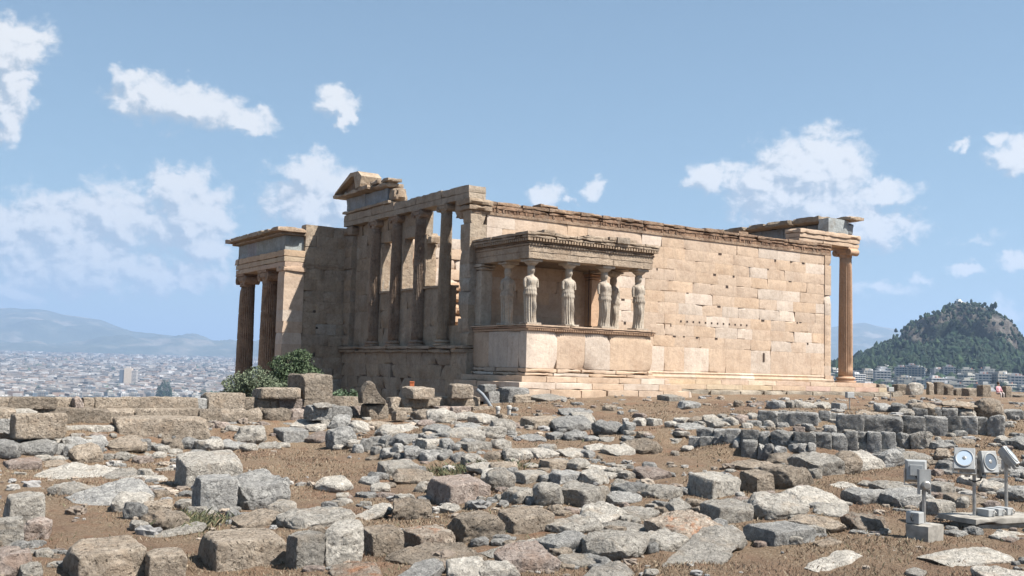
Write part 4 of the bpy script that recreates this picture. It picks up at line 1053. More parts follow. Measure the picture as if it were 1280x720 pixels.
mb = MB(); band(mb, 5.333, 6.0, -.06, .012, (1.1, 1.1, 1.08), .25, 1.25, 11.4); mb.build('north_porch_frieze', GREYL, T, sharp=35)
mb = MB(); band(mb, 6.003, 6.12, .2, .03, (.9, .86, .8), .2, 1.6); band(mb, 6.123, 6.34, .48, .08, (.98, .94, .88), .2, 1.3, 11.0)
mb.box(-1.96, 6.39, 11.85, 16.85, 5.4, 6.2, (.8, .78, .74)); mb.build('north_porch_roof', MARW, T, sharp=35)
mb = MB(); rbox(mb, -3.6, 8.0, 11.9, 18.6, -3.6, ZN-.002, .03, (.9, .88, .84), .5); rbox(mb, -4.0, 8.4, 11.9, 19.0, -3.9, -3.2, .03, (.9, .88, .84), .5); mb.build('north_porch_floor', MARW, T, sharp=35)
#==STONES==
# ------------------------------------------------------------------ stones
def stone_mesh(name, Lx, Ly, H, shape, mat, seed, wpx, fwd=(0, 0)):
    n = 36 if wpx > 75 else 28 if wpx > 45 else 18 if wpx > 22 else 11
    mx = max(Lx, Ly, H)
    V, Fc = cgrid(*[max(6, int(round(n*max(.35, (q/mx)**.8)))) for q in (Lx, Ly, H)]); V = V.copy()
    rg = np.random.default_rng(seed)
    k = {'b': 17, 's': 8, 'r': 4.6, 'm': 8.0}[shape]*rg.uniform(.85, 1.15)
    r = (np.abs(V)**k).sum(1)**(1/k); P = V/r[:, None]
    top = (P[:, 2]+1)/2                                       # taper and lean
    tp = {'b': .05, 's': .16, 'r': .20, 'm': .14}[shape]
    P[:, 0] *= 1-rg.uniform(0, tp)*top; P[:, 1] *= 1-rg.uniform(0, tp)*top
    P[:, 0] += rg.uniform(-.12, .12)*P[:, 1]*(shape != 'b') + rg.uniform(-.10, .10)*top
    und = {'b': .03, 's': .16, 'r': .14, 'm': .14}[shape]*(1-top)**2; P[:, 0] *= 1-und; P[:, 1] *= 1-und
    P[:, 2] += rg.uniform(-.12, .12)*P[:, 0]*(1 if shape != 'b' else .35) + rg.uniform(-.10, .10)*P[:, 1]
    h = np.array([Lx, Ly, H])/2; Q = P*h
    # broken faces: planes that shave corners and edges
    for _ in range({'b': 5, 's': 9, 'r': 10, 'm': 11}[shape]):
        nrm = rg.normal(0, 1, 3); nrm[2] = abs(nrm[2])*.8; nrm /= np.linalg.norm(nrm); nrm2 = nrm/h; nrm2 /= np.linalg.norm(nrm2)
        sup = (Q@nrm2).max(); dd = sup*rg.uniform({'b': .86, 's': .74, 'r': .74, 'm': .74}[shape], .95); ex = np.clip(Q@nrm2-dd, 0, None)
        Q -= nrm2[None]*(ex*.93)[:, None]
    N = P/np.array([1, 1, 1]); N = N/np.linalg.norm(N, axis=1)[:, None]; sz = min(Lx, Ly, H)**.5*mx**.5
    off = rg.uniform(0, 99, 3); q = Q/sz+off
    a = {'b': .030, 's': .05, 'r': .055, 'm': .055}[shape]*sz
    d = fbm(q*1.7, seed, 6, .58)*a - np.clip(fbm(q*3.4, seed+7, 3)-.28, 0, 1)*a*1.1 - (1-np.abs(vnoise(q*4.4, seed+3)))**6*a*.45
    Q += N*d[:, None]
    Q[:, 2] += H/2
    sl = rg.uniform(*{'b': (.02, .14), 's': (.12, .26), 'r': (.05, .22), 'm': (.08, .28)}[shape])
    Q[:, 2] += np.clip(Q[:, 2]/H, 0, 1)*sl*(Q[:, 0]*fwd[0]+Q[:, 1]*fwd[1])
    lowm = Q[:, 2] < .12*H; Q[lowm, 2] -= .06*H
    return mesh_obj(name, Q, Fc, mat, smooth=True, sharp=32)
def hit(u, v, s0=7.0, s1=70.0):
    d = ray(u, v); ss = np.arange(s0, s1, .1); P = CAM[None]+d[None]*ss[:, None]; g = ground(P[:, 0], P[:, 1])
    i = np.argmax(P[:, 2] <= g); return ss[i] if (P[:, 2] <= g).any() else s1
ORD = 'first second third fourth fifth sixth seventh eighth ninth tenth eleventh twelfth thirteenth fourteenth fifteenth sixteenth seventeenth eighteenth nineteenth twentieth twenty-first twenty-second twenty-third twenty-fourth twenty-fifth twenty-sixth twenty-seventh twenty-eighth twenty-ninth thirtieth'.split()
MN = {'g': 'grey', 'w': 'pale grey', 't': 'tan', 'p': 'pinkish', 'o': 'rust-stained'}
SN = {'b': 'squared block', 's': 'flat slab', 'r': 'rounded boulder', 'm': 'broken rock'}
ON = {'b': 'stone_block', 's': 'rock_slab', 'r': 'boulder', 'm': 'broken_rock'}
STN = [0]
def stone(x0, x1, yt, yb, code, s=None, rot=None, wall=False, lift=0.0, ext=.35, smax=None):
    """x0,x1,yt,yb: outline in the photograph; code: material + shape; s: forward distance (None = rests on the ground)"""
    STN[0] += 1; seed = 1000+STN[0]*13; rg = random.Random(seed); mc, sh = code[0], code[1]
    u = (x0+x1)/2; W = x1-x0
    if s is None: s = hit(u, yb)
    if smax: s = min(s, smax)
    if rot is None: rot = {'b': rg.uniform(-8, 8), 's': rg.uniform(-25, 35), 'r': rg.uniform(-40, 40), 'm': rg.uniform(-25, 25)}[sh]
    a = R_(rot); ex = np.array([math.cos(a), math.sin(a)]); ey = np.array([-ex[1], ex[0]]); rx, ry = abs(RH@ex), abs(RH@ey); fx, fy = abs(FH@ex), abs(FH@ey)
    Wm = W*s/FPX; rho = {'b': .88, 's': .95, 'r': .9, 'm': .85}[sh]
    Mv = (yb-yt)*s/FPX
    for _ in range(6):
        if wall: Lx = Wm/rx*.915; Ly = max(.35, min(.7, Lx*.6))
        elif sh in 'bs': Lx = Wm/(rx+rho*ry)*(1.16 if sh == 's' else 1.06); Ly = rho*Lx
        else: Lx = Wm/math.hypot(rx, rho*ry)*1.12; Ly = rho*Lx
        Dp = (Lx*fx+Ly*fy) if sh in 'bs' else math.hypot(Lx*fx, Ly*fy)
        tilt = (1.6/(s+Dp) if s < 20 else 1.25/(s+Dp)) + .10
        H = Mv-Dp*tilt*(.75 if not wall else 0)
        if H < .30*Mv and not wall: rho *= .8; H = .30*Mv
        H = max(H, .07)
    if wall: s = s + rg.uniform(-.16, .16)
    p = at(u, yb, s); c = p[:2] + FH*Dp*.5*(.9 if not wall else .6)
    sink = .05*H if not wall else 0.0
    gap = p[2]-gz(c[0]-FH[0]*Dp*.4, c[1]-FH[1]*Dp*.4)
    if 0 < gap < ext: sink += gap+.03
    o = stone_mesh(ON[sh], Lx, Ly, (H*1.05 if sh != 'b' else H*1.02)+sink, sh, ROCK[mc], seed, W, (0, 0) if wall else (float(FH@ex), float(FH@ey)))
    o.location = (c[0], c[1], p[2]-sink+lift); o.rotation_euler[2] = a
    o['_u'] = u; o['_mc'] = mc; o['_sh'] = sh; o['_w'] = Wm
    return o
CAPPED = ('in the rubble packed under the long wall', 'among boulders at the long wall foot')
def row(desc, group, items, sfun=None, wall=False, rot=None, ext=.35):
    obs = []
    for it in items:
        x0, x1, yt, yb, code = it[:5]; kw = dict(it[5]) if len(it) > 5 else {}
        lab = kw.pop('label', None)
        if 's' not in kw and sfun: kw['s'] = sfun((x0+x1)/2)
        kw.setdefault('wall', wall); kw.setdefault('ext', ext)
        if desc in CAPPED: kw['smax'] = 23+.0156*(x0+x1)/2-1.15
        if rot is not None: kw.setdefault('rot', rot+random.Random(x0).uniform(-4, 4))
        o = stone(x0, x1, yt, yb, code, **kw); o['_lab'] = lab or ''; obs.append(o)
    obs.sort(key=lambda o: o['_u']); n = len(obs)
    for i, o in enumerate(obs):
        z = o['_w']; szn = 'small' if z < .28 else 'large' if z > .95 else ''
        what = (szn+' '+MN[o['_mc']]+' '+SN[o['_sh']]).strip()
        pos = 'leftmost' if i == 0 else 'rightmost' if i == n-1 else ORD[i]+' from left'
        lb = f'{what}, {pos} {desc}'
        if len(lb.replace('-', ' ').split()) > 16: lb = f"{MN[o['_mc']]} {SN[o['_sh']].split()[-1]}, {pos} {desc}"
        o['label'] = o['_lab'] or lb
        o['category'] = {'b': 'stone block', 's': 'rock slab', 'r': 'boulder', 'm': 'rock'}[o['_sh']]; o['group'] = group
        for kk in ('_u', '_mc', '_sh', '_w', '_lab'): del o[kk]

sA = lambda u: 23+.0156*u
row('in the top course of the long ruined wall', 'blocks in the top course of the long wall', [
 (-60,-2,497,511,'tb'),(0,49,497,511.5,'tb'),(49.5,64,497.5,511.5,'tb'),(64,83,497,511,'tb'),(82,89,498,511,'tb'),(89,100,497,511,'pm'),(99.5,111,497,511.5,'tb'),(111.5,145.5,497,511.5,'tb'),(146,204,497,512,'tb'),
 (204,238,497,511.5,'tb'),(238,252,498,511.5,'gb'),(251,293,491.5,512,'tb'),(292,315,497,511,'tb'),(315,344,497,512,'tb'),(343,374,498,512,'pb'),(373,401,496,508.5,'tb'),(400,424,495.5,509,'tb'),(423,449,496,509,'tb'),
 (484,496,497,511,'tb'),(496,545,497,510,'tm'),(544,553,497,508.5,'tb'),(552,594,496,508.5,'tb')], sA, True, 8, 0)
row('in the second course of the long ruined wall', 'blocks in the second course of the long wall', [
 (-50,-1,511,532,'tb'),(0,32,512,524,'wb'),(32,118,511,533,'tb',{'label':'very long tan block in the second course of the long wall at left'}),(116,159,512,533,'tm'),(160,210,511.5,523.5,'tb'),(210,245,511,523,'tb'),(245,266,512,529,'tb'),(265,303,511,529,'tr'),(303,324,511.5,528,'tm'),
 (323,359,511.5,529,'tr'),(358,381,512,531,'pm'),(380,404,508.5,524,'pb'),(403,421,508.5,523,'pb'),(428,449,508.5,525,'pb'),(485,512,510,524,'tb'),(544,561,508.5,516,'pb'),(561,584,508.5,517,'pb'),(583,612,508.5,519,'tb')], lambda u: sA(u)-.55, True, 8)
row('in the third course of the long ruined wall', 'blocks in the third course of the long wall', [
 (64,109,533,546,'wb'),(108,139,533,545.5,'wm'),(-30,8,524,548,'gb'),(20,64,524,533,'tb'),(249,283,530,549,'pm'),(265,297,528,541,'gm'),(280,303,529,549,'pm'),(319,341,529,550,'pm'),(303,320,528,540,'gm'),(340,372,530,542,'gm'),(400,434,508,530,'gm')], lambda u: sA(u)-1.0, True, 8)
row('standing before the long ruined wall', 'big blocks in front of the long wall', [
 (10,64,519,548,'tb',{'label':'thick pale tan block jutting out near the left end of the long wall'}),
 (139,249,523.5,549,'tb',{'label':'longest tan pitted block lying over rubble in front of the long wall'})], lambda u: sA(u)-1.8, True, 3, 0)
row('in the rubble packed under the long wall', 'rubble under the long wall', [
 (12,58,548,571,'gm'),(-30,14,548,572,'gm'),(56,75,547,555,'wm'),(73,101,544,561,'gr'),(100,128,544,557,'gr'),(56,76,554,570,'gr'),(76,90,556,572,'gm'),(84,116,557,578,'tm'),(110,126,552,568,'gm'),(126,171,546,565,'tm'),(169,186,548,566,'gb'),(184,201,553,565,'gr'),(200,224,547,564,'tm'),
 (222,246,546,563,'gr'),(243,273,546,564,'wr'),(269,301,548,564,'gr'),(299,318,554,564,'wr'),(346,362,552,560,'wr'),(320,347,552,561,'wm')], None)
row('among boulders at the long wall foot', 'boulders at the foot of the long wall', [
 (289,328,530,555,'wr',{'label':'round pale pitted boulder at the foot of the long wall below the olive trees'}),(337,382,532,556,'gb',{'label':'smooth grey wedge-shaped block at the foot of the long wall'}),(359,409,522,541,'wr'),(375,412,504,524,'gb',{'s':27.2,'label':'blue-grey squared block perched on the long wall before the two olive trees'}),
 (392,411,503,510,'wm',{'s':27.2}),(380,421,538,554,'pm'),(408,431,523,538,'gr'),(408,438,534,561,'gm'),(412,436,519,537,'gm'),(434,459,525,542,'wr'),(398,413,523,536,'wr')], None, False, None, .12)
row('in the footing stones before the long wall', 'footing stones before the long wall', [
 (-12,43,571,588,'pb'),(43,61,567,577,'wr'),(61,76,569,577,'wr'),(119,140,566,576,'wr'),(140,159,564,575,'wr'),(159,189,565,575,'ws'),(187,204,564,574,'wr'),(40,80,576,584,'ts'),(205,224,560,568,'wr'),(432,456,548,561,'wr'),(415,428,555,562,'wr')], None)
row('resting on top of the long wall', 'carved blocks resting on the long wall', [
 (305,371,478,498,'tb',{'s':28.0,'rot':-6,'label':'long low tan slab block lying on the long wall in front of the olive trees'}),
 (355,411,462,497,'tb',{'s':28.8,'rot':12,'label':'upright broad tan block with a dark notch standing on the long wall'}),
 (447,484,501.5,524,'tb',{'s':28.9,'rot':5,'label':'squared brown block carrying the pointed broken block on the wall'}),
 (500,542,480,497.5,'tb',{'s':30.6,'rot':4,'label':'pale moulded block with a narrower foot, on the wall below the temple columns'}),
 (556,591,477,497,'tb',{'s':31.4,'rot':-14,'label':'pale cream block with a round boss, on the wall below the temple corner'}),
 (488,508,512,525,'tb',{'s':28.4,'label':'small isolated tan cube at the foot of the wall right of the pointed block'})], None, False, None, 0)
sP = lambda u: 22.2
row('on top of the middle rubble pile', 'slabs on top of the middle rubble pile', [
 (458,526,526,546,'ws'),(526,568,528,545,'gs'),(559,606,534,550,'wm'),(566,606,527,540,'gs'),(603,631,531,550,'wr'),(562,615,548,568,'wb'),(613,639,547,563,'wr'),(456,484,525,538,'tm'),(513,546,509,525,'tm'),(532,570,509,528,'wr'),(566,592,514,526,'wr'),(588,619,515,531,'wr'),
 (520,542,524,532,'pm'),(612,642,524,543,'wm'),(560,577,508,518,'pb')])
row('in the dark face of the middle rubble pile', 'stones in the face of the middle rubble pile', [
 (448,465,548,566,'gr'),(439,453,554,566,'gr'),(460,476,545,558,'gr'),(474,492,543,561,'gm'),(489,519,541,557,'gm'),(517,557,545,563,'wb'),(550,566,548,564,'gm'),(463,475,557,570,'gr'),(474,491,559,573,'gr'),(489,504,553,568,'gr'),(503,528,556,577,'gm'),(526,545,562,579,'gm'),(543,564,562,577,'gm'),(564,580,565,580,'gm'),(492,508,566,576,'gr')], None)
row('in the loose stones right of the middle pile', 'loose stones beside the middle pile', [
 (573,609,567,583,'ws'),(605,626,564,576,'tr'),(627,652,560,576,'ws'),(588,640,575,592,'wm'),(467,522,574,598,'wb',{'rot':-10}),(489,539,586,605,'tm'),(448,473,593,607,'gr'),(394,434,594,616,'wr',{'label':'lone pale-topped boulder on the dry ground left of the middle'}),(455,472,571,576,'ts'),(600,642,584,613,'wr'),(520,545,598,607,'ws')], None)
row('in the rocks before the maiden porch', 'rocks scattered before the maiden porch', [
 (650,710,517,539,'tb',{'rot':-8}),(688,736,518,541,'gm'),(700,746,509,521,'gs',{'s':30}),(712,742,515,531,'wm'),(745,784,524,544,'gr'),(778,794,526,541,'gm'),(793,809,521,533,'wr'),(808,830,521,533,'wb'),(832,847,525,534,'wr'),(846,867,521,532,'ws'),
 (652,679,543,552,'gm'),(682,709,539,550,'gb'),(707,736,538,551,'gm'),(730,748,544,552,'gr'),(746,774,545,555,'ws'),(797,816,539,546,'gs'),(826,872,536,547,'ws'),(826,857,546,556,'ws')], None)
row('in the stony strip across the middle distance', 'stones of the middle strip', [
 (778,808,547,557,'gm'),(783,825,549,568,'tm',{'label':'tan angular block with a dark underside alone in the middle distance'}),(757,793,555,570,'wm'),(730,762,555,564,'ws'),(697,739,559,574,'ws'),(657,700,558,574,'ws'),(627,665,560,577,'ws'),(673,716,571,588,'tb'),(712,736,573,588,'wm'),(653,674,578,586,'ws'),(612,645,576,593,'tm'),
 (733,759,579,589,'wr'),(750,775,588,600,'ws'),(772,797,587,600,'ws'),(793,834,582,602,'pm'),(686,731,586,606,'gb'),(726,762,587,606,'wm'),(642,687,586,605,'wb'),(760,795,600,612,'ws')], None)
row('in the near centre of the stony field', 'stones in the near centre', [
 (528,612,591,632,'pb',{'rot':5,'label':'large pinkish squared block in the centre of the stony field'}),(544,579,628,643,'ws'),(606,642,584,614,'wr'),(630,666,607,632,'wr'),(617,628,617,628,'wr'),(484,535,622,652,'tm',{'label':'tan wedge-shaped rock just left of the large pinkish block'}),(433,485,641,652,'ws'),(667,705,602,634,'wr'),(701,753,598,635,'wm'),(755,800,611,633,'gr'),(770,809,601,622,'gm'),
 (808,853,603,625,'wm'),(834,867,624,641,'ws'),(850,868,607,621,'gs'),(461,485,603,616,'wr'),(474,494,602,610,'tr'),(517,535,604,617,'wr')], None)
row('in the pale stones along the left of the field', 'stones along the left of the field', [
 (-10,45,613,654,'wb',{'s':13.3,'label':'upper pale block of the stack at the left edge'}),(-14,23,644,684,'wb',{'label':'lower block of the stack at the left edge'}),(22,55,646,676,'pm',{'label':'pinkish broken rock beside the stack at the left edge'}),(28,130,576,602,'ws',{'rot':30}),(52,102,600,620,'ws'),(78,168,603,634,'gm',{'rot':10}),(118,170,585,600,'ws'),(135,200,592,606,'ws'),(132,182,615,642,'ws'),(149,179,626,650,'gr'),(176,223,634,664,'tr'),(159,185,649,665,'wr'),(172,212,622,642,'ts'),(90,106,583,592,'gr')], None)
row('around the three upright blocks on the left', 'the three upright blocks on the left', [
 (202,294,562,611,'wb',{'rot':-3,'label':'smooth white marble block, the hindmost of the three upright blocks'}),(229,290,590,643,'gb',{'rot':0,'label':'grey mottled squared block in front of the white marble block'}),(287,350,588,636,'gm',{'label':'dark grey rounded block right of the grey mottled one'}),(299,319,627,636,'wr',{'label':'small round stone at the foot of the dark grey rounded block'})], None)
row('in the front row of boulders', 'front row of boulders', [
 (55,167,669,726,'tb',{'rot':4,'label':'large tan pitted block at bottom left corner of the field'}),(167,226,684,726,'tb',{'rot':-4}),(160,236,661,677,'ws',{'rot':20}),(266,352,634,664,'ts',{'rot':4}),(333,364,625,643,'wr'),(350,424,633,662,'wm'),(226,353,655,717,'tb',{'rot':-2,'label':'largest tan boulder-like block in the front row'}),(351,401,661,712,'wb',{'rot':2}),(396,448,653,706,'wm',{'rot':2}),(445,502,656,697,'tb',{'rot':0}),(500,569,655,690,'ob',{'rot':2}),(565,624,636,679,'tm'),(473,610,676,719,'ts',{'rot':14,'label':'long pale slab slanting behind the front edge, centre'})], None)
row('along the very bottom edge', 'stones along the bottom edge', [
 (-14,24,688,722,'pm'),(18,44,702,724,'wm'),(398,482,702,730,'os'),(552,610,698,732,'ws'),(596,646,700,728,'wr'),(694,748,692,713,'ws'),(722,806,708,732,'ws'),(806,824,711,722,'wr'),(480,556,712,735,'gs')], None)
row('in the right-hand front group of pale rocks', 'front group of pale rocks right of centre', [
 (617,692,632,670,'tb',{'rot':-4,'label':'pale tan squared block with a dark left end, right of centre'}),(687,752,645,668,'wm'),(727,779,632,653,'wm'),(776,822,633,651,'wm'),(742,817,650,673,'ws'),(731,810,659,702,'wr',{'label':'big cream rounded boulder right of centre near the bottom'}),(676,735,664,696,'gm'),(598,692,674,698,'ws',{'rot':10}),(625,693,683,719,'pm',{'rot':-15}),(806,824,666,679,'wr'),(805,824,677,693,'gr'),
 (808,859,664,688,'wm'),(812,912,639,675,'os',{'rot':5}),(888,912,649,667,'gm'),(834,974,674,713,'ws',{'rot':32,'label':'long low whitish slab pointing to the lower left, right of centre'})], None)
row('in the right-hand line of squared blocks', 'squared blocks right of centre', [
 (863,931,588,626,'wb',{'rot':3}),(929,973,586,619,'tb',{'rot':3}),(964,1016,579,611,'tm',{'rot':10}),(919,984,573,591,'ts',{'rot':12}),(966,1010,566,584,'tm'),(881,945,623,657,'wb',{'rot':-12}),(936,1018,616,652,'ws',{'rot':-8}),(989,1068,608,636,'ws'),(998,1067,562,597,'ws',{'rot':-5}),(1040,1076,566,593,'tm'),(1060,1108,564,589,'wm'),(1103,1132,562,584,'gm'),(1131,1177,564,580,'ws'),(1012,1029,585,599,'wm')], None)
row('in the low rocks left of the floodlights', 'low rocks left of the floodlights', [
 (938,1028,648,683,'gb',{'rot':-4,'label':'dark blue-grey squared block left of the single floodlight'}),(1019,1074,629,648,'ws'),(996,1078,640,668,'ts'),(1064,1118,640,667,'os'),(1066,1113,607,630,'gm'),(1040,1078,603,613,'ws'),(1078,1098,600,610,'wr'),(1102,1154,599,619,'ws'),(1115,1177,609,635,'gm'),(1010,1105,693,716,'ws',{'rot':10}),(1018,1060,676,686,'ts')], None)
row('in the rocks around and behind the floodlights', 'rocks behind the floodlights', [
 (1161,1202,600,621,'wb'),(1159,1203,622,645,'wb'),(1176,1198,575,593,'gm'),(1173,1196,560,577,'tr'),(1194,1228,546,558,'ts'),(1165,1196,550,562,'gm'),(1204,1240,592,609,'wm'),(1232,1282,600,620,'ws'),(1250,1300,578,596,'gs'),(1268,1300,545,563,'gm'),(1250,1274,545,557,'ws'),(1172,1290,683,712,'ws',{'rot':-10}),(1245,1300,667,682,'ws'),(1236,1300,709,732,'ws'),(1136,1166,712,724,'ws'),(1194,1244,616,634,'ts'),(1262,1300,606,628,'gm'),(1140,1170,590,600,'ws'),(1225,1262,568,584,'wm')], None)
sL = lambda u: 23.9 if u > 1040 else 23.9
row('in the long bench of grey blocks at right', 'the long bench of grey blocks', [
 (1046,1083,519,539,'gb'),(1080,1133,521,542,'gb'),(1131,1159,521,544,'gb'),(1157,1187,521,545,'gb'),(1185,1204,521,546,'gb'),(1202,1225,521,546,'gb'),(1223,1237,522,543,'gb'),(1235,1260,521,546,'gm'),(1028,1049,532,545,'gr')], sL, True, -52)
row('in the lower course below the long grey bench', 'lower course below the grey bench', [
 (1041,1062,543,563,'gb'),(1058,1075,540,558,'gb'),(1072,1090,541,559,'gr'),(1087,1105,541,561,'gb'),(1103,1123,541,559,'gb'),(1121,1141,541,560,'gr'),(1139,1168,541,558,'wm'),(1069,1105,556,567,'ws'),(1102,1134,559,569,'ws')], lambda u: 22.6, True, -50)
row('in the upper tier of the ruined bench wall', 'upper tier of the bench wall', [
 (949,975,514,528,'gb'),(972,990,516,529,'gb'),(988,1026,516,531,'gb'),(1024,1041,514,533,'gb'),(1039,1058,517,533,'gb'),(968,990,528,539,'gr'),(989,1010,528,540,'gr'),(1009,1030,530,541,'gm'),(929,955,526,537,'gr'),(953,971,526,537,'wr')], lambda u: 25.2, True, -52)
row('in the top of the front retaining wall', 'top stones of the front retaining wall', [
 (873,895,536,548,'gb'),(893,909,537,547,'gb'),(907,929,537,549,'gb'),(927,951,538,553,'gb'),(948,967,539,557,'gr'),(965,994,540,561,'gm'),(992,1023,541,557,'gb'),(1020,1043,542,562,'gb')], lambda u: float(np.interp(u, [860, 950, 1020], [24.6, 23.0, 22.6])), True, -50, .15)
row('in the bottom of the front retaining wall', 'bottom stones of the front retaining wall', [
 (862,878,546,559,'gb'),(875,895,546,560,'gb'),(893,918,547,562,'gb'),(916,931,549,567,'gr'),(928,950,551,570,'gb'),(947,957,556,569,'gr'),(954,971,556,572,'gr'),(969,987,558,571,'gr'),(986,1002,556,568,'gr'),(999,1012,554,567,'gr'),(1009,1022,554,565,'gr')], lambda u: float(np.interp(u, [860, 950, 1020], [24.3, 22.6, 22.2])), True, -48, .15)
row('in the loose stones leading to the bench wall', 'loose stones before the bench wall', [
 (844,868,520,531,'wm'),(864,884,521,531,'tm'),(880,900,518,529,'wm'),(889,915,523,536,'wm'),(896,914,516,525,'ws'),(911,924,521,532,'wr'),(921,936,518,531,'pm'),(850,893,529,538,'gs'),(834,857,546,557,'ws'),(853,868,556,564,'wr'),(836,860,536,545,'ws'),(934,952,516,525,'ws'),(838,852,563,570,'ws')], None)
row('in the low stones near the temple steps', 'low stones near the temple steps', [
 (824,859,491,502,'wb',{'label':'long white slab lying against the temple steps'}),(849,875,500,512,'gr',{'label':'dark round rock with a pale top before the temple steps'}),(963,985,499,511,'gr'),(984,994,500,510,'wr'),(993,1003,499,510,'wr'),(1002,1022,502,511,'wm'),(1020,1041,501,511,'wm'),(1041,1062,502,513,'gb'),(1098,1120,503,515,'gr'),(1118,1137,503,515,'gr'),(1136,1145,504,514,'tr')], None)
row('in the upper tier above the long grey bench', 'upper tier above the grey bench', [
 (1142,1164,508,522,'gb'),(1162,1181,508,522,'gb'),(1179,1201,508,522,'gb'),(1198,1223,508,521,'wr'),(1078,1128,512,524,'ts'),(1126,1144,511,523,'wm'),(1215,1276,516,530,'wb',{'label':'long smooth pale beam block above the right end of the grey bench'}),(1229,1263,497,515,'tm'),(1258,1286,510,523,'gb'),(1256,1277,529,539,'ws'),(1144,1180,500,508,'ts'),(1182,1228,501,508,'ts')], lambda u: 26.6, False, -50)
row('among the stored blocks on the horizon at right', 'stored blocks behind at right', [
 (1096,1110,479,487.5,'tb'),(1119,1135,479,488,'tb'),(1095,1111,486.5,497,'wb'),(1118,1135,487.5,497,'tb'),(1136,1154,478,488,'wm'),(1136,1153,487,497,'tb'),(1160,1168.5,478,498,'tb'),(1168,1183,477,498,'tb'),(1182,1192,481,498,'tm'),(1191,1209,484,499,'tb'),(1208,1228,484,499,'tb'),(1225,1241,480,498,'tb'),(1255,1267,482,498.5,'tb'),(1266,1300,490,500,'tb')], lambda u: 58+random.Random(u).uniform(-2, 2), False, -15)
row('in the rubble under the temple corner', 'rubble under the temple corner', [
 (618,662,480,491,'gb'),(632,664,489,500,'tb'),(661,713,490.5,501.5,'wb'),(622,650,498,509,'tb'),(648,670,499,512,'tb'),(667,712,500,513,'tb'),(632,656,509,522,'gb'),(608,634,500,512,'gb'),(604,626,487,500,'gb'),(654,672,510,523,'gb'),(596,620,478,489,'gb'),(598,618,511,524,'gm')], lambda u: 33.6, False, 5)
# the pointed broken block (an outline of its own, with real thickness)
p = at(465, 503, 29.1); mb = MB(); k = 29.1/FPX
P2 = [(-16.5, -1), (-17, 12), (-13.5, 21), (-9, 26.5), (-4, 27), (1, 23), (5, 15), (12, 7), (16, 3), (17, -1)]
ns = 5; V = []; Fc = []
for j in range(ns+1):
    for (a, b_) in P2:
        t = j/ns; q = 1-.12*abs(2*t-1)**2; V.append((a*k*q, (t-.5)*.5, b_*k*q))
n = len(P2)
for j in range(ns):
    for i in range(n): Fc.append((j*n+i, j*n+(i+1) % n, (j+1)*n+(i+1) % n, (j+1)*n+i))
Fc += [tuple(range(n))[::-1], tuple(ns*n+i for i in range(n))]
me = bpy.data.meshes.new('broken_block'); me.from_pydata(V, [], Fc); bmx = bmesh.new(); bmx.from_mesh(me); bmesh.ops.triangulate(bmx, faces=bmx.faces[:]); bmesh.ops.subdivide_edges(bmx, edges=bmx.edges[:], cuts=2, use_grid_fill=True)
A = np.array([v.co[:] for v in bmx.verts]); D_ = fbm(A*4, 4, 4)*.03
for v, d_ in zip(bmx.verts, D_): v.co += v.co.normalized()*float(d_)
bmx.to_mesh(me); bmx.free(); me.materials.append(ROCK['t']); me.polygons.foreach_set('use_smooth', [True]*len(me.polygons)); me.set_sharp_from_angle(angle=R_(35))
o = bpy.data.objects.new('broken_block', me); COL.objects.link(o); o.location = tuple(p); o.rotation_euler[2] = -YAW+.35
tag(o, 'tan broken block rising to a point, on the wall left of the temple columns', 'stone block', 'carved blocks resting on the long wall')

# low rocks bedded in the soil between the big ones: several hundred, smaller than every stone above
def bedded():
    rng = np.random.default_rng(17); protos_ = []
    for k in range(16):
        o = stone_mesh('proto', 1.0, rng.uniform(.6, 1.0), rng.uniform(.3, .6), 'smrm'[k % 4], ROCK['w'], 7000+k, 30, (0, 0))
        me = o.data; V = np.empty(len(me.vertices)*3); me.vertices.foreach_get('co', V); Fc = [tuple(p.vertices) for p in me.polygons]
        protos_.append((V.reshape(-1, 3), np.array(Fc))); bpy.data.objects.remove(o); bpy.data.meshes.remove(me)
    bare = [(105, 645, 120, 34), (60, 612, 60, 14), (370, 588, 105, 42), (455, 648, 70, 12), (860, 566, 105, 17), (1000, 572, 60, 10), (1130, 695, 150, 28), (900, 705, 130, 22), (960, 660, 40, 14), (740, 520, 40, 5), (690, 553, 60, 6), (1080, 600, 60, 12), (1130, 655, 60, 12)]
    VV = []; FF = []; MI = []; n0 = 0; cnt_ = 0
    while cnt_ < 1050:
        u = rng.uniform(-60, 1340); v = 500+215*rng.random()**1.15
        if any(((u-a)/c)**2+((v-b_)/d_)**2 < 1 for a, b_, c, d_ in bare): continue
        s = hit(u, v)
        if s > 48: continue
        P = at(u, v, s); x, y = P[0], P[1]
        if (x > -.6 and y > -4.6) or (x < 0 and y > -7): continue
        if fbm(np.array([[x*.55, y*.55, 0]]), 21, 3)[0] < -.25: continue
        w = rng.uniform(.10, .34)*(.8+s/60); k = rng.integers(0, 16); V, Fc = protos_[k]; a = rng.uniform(0, 6.28)
        Q = V*w*np.array([1, 1, rng.uniform(.5, 1.0)]); Q = np.stack([Q[:, 0]*math.cos(a)-Q[:, 1]*math.sin(a)+x, Q[:, 0]*math.sin(a)+Q[:, 1]*math.cos(a)+y, Q[:, 2]+gz(x, y)-.12*w], 1)
        VV.append(Q); FF.append(Fc+n0); MI += [int(rng.choice([0, 0, 1, 1, 2, 3]))]*len(Fc); n0 += len(V); cnt_ += 1
    o = mesh_obj('bedded_rocks', np.concatenate(VV), np.concatenate(FF), [ROCK['w'], ROCK['g'], ROCK['t'], ROCK['p']], midx=MI, smooth=True, sharp=32)
    tag(o, 'low small rocks bedded in the soil between the larger stones', 'rocks', kind='stuff')
bedded()
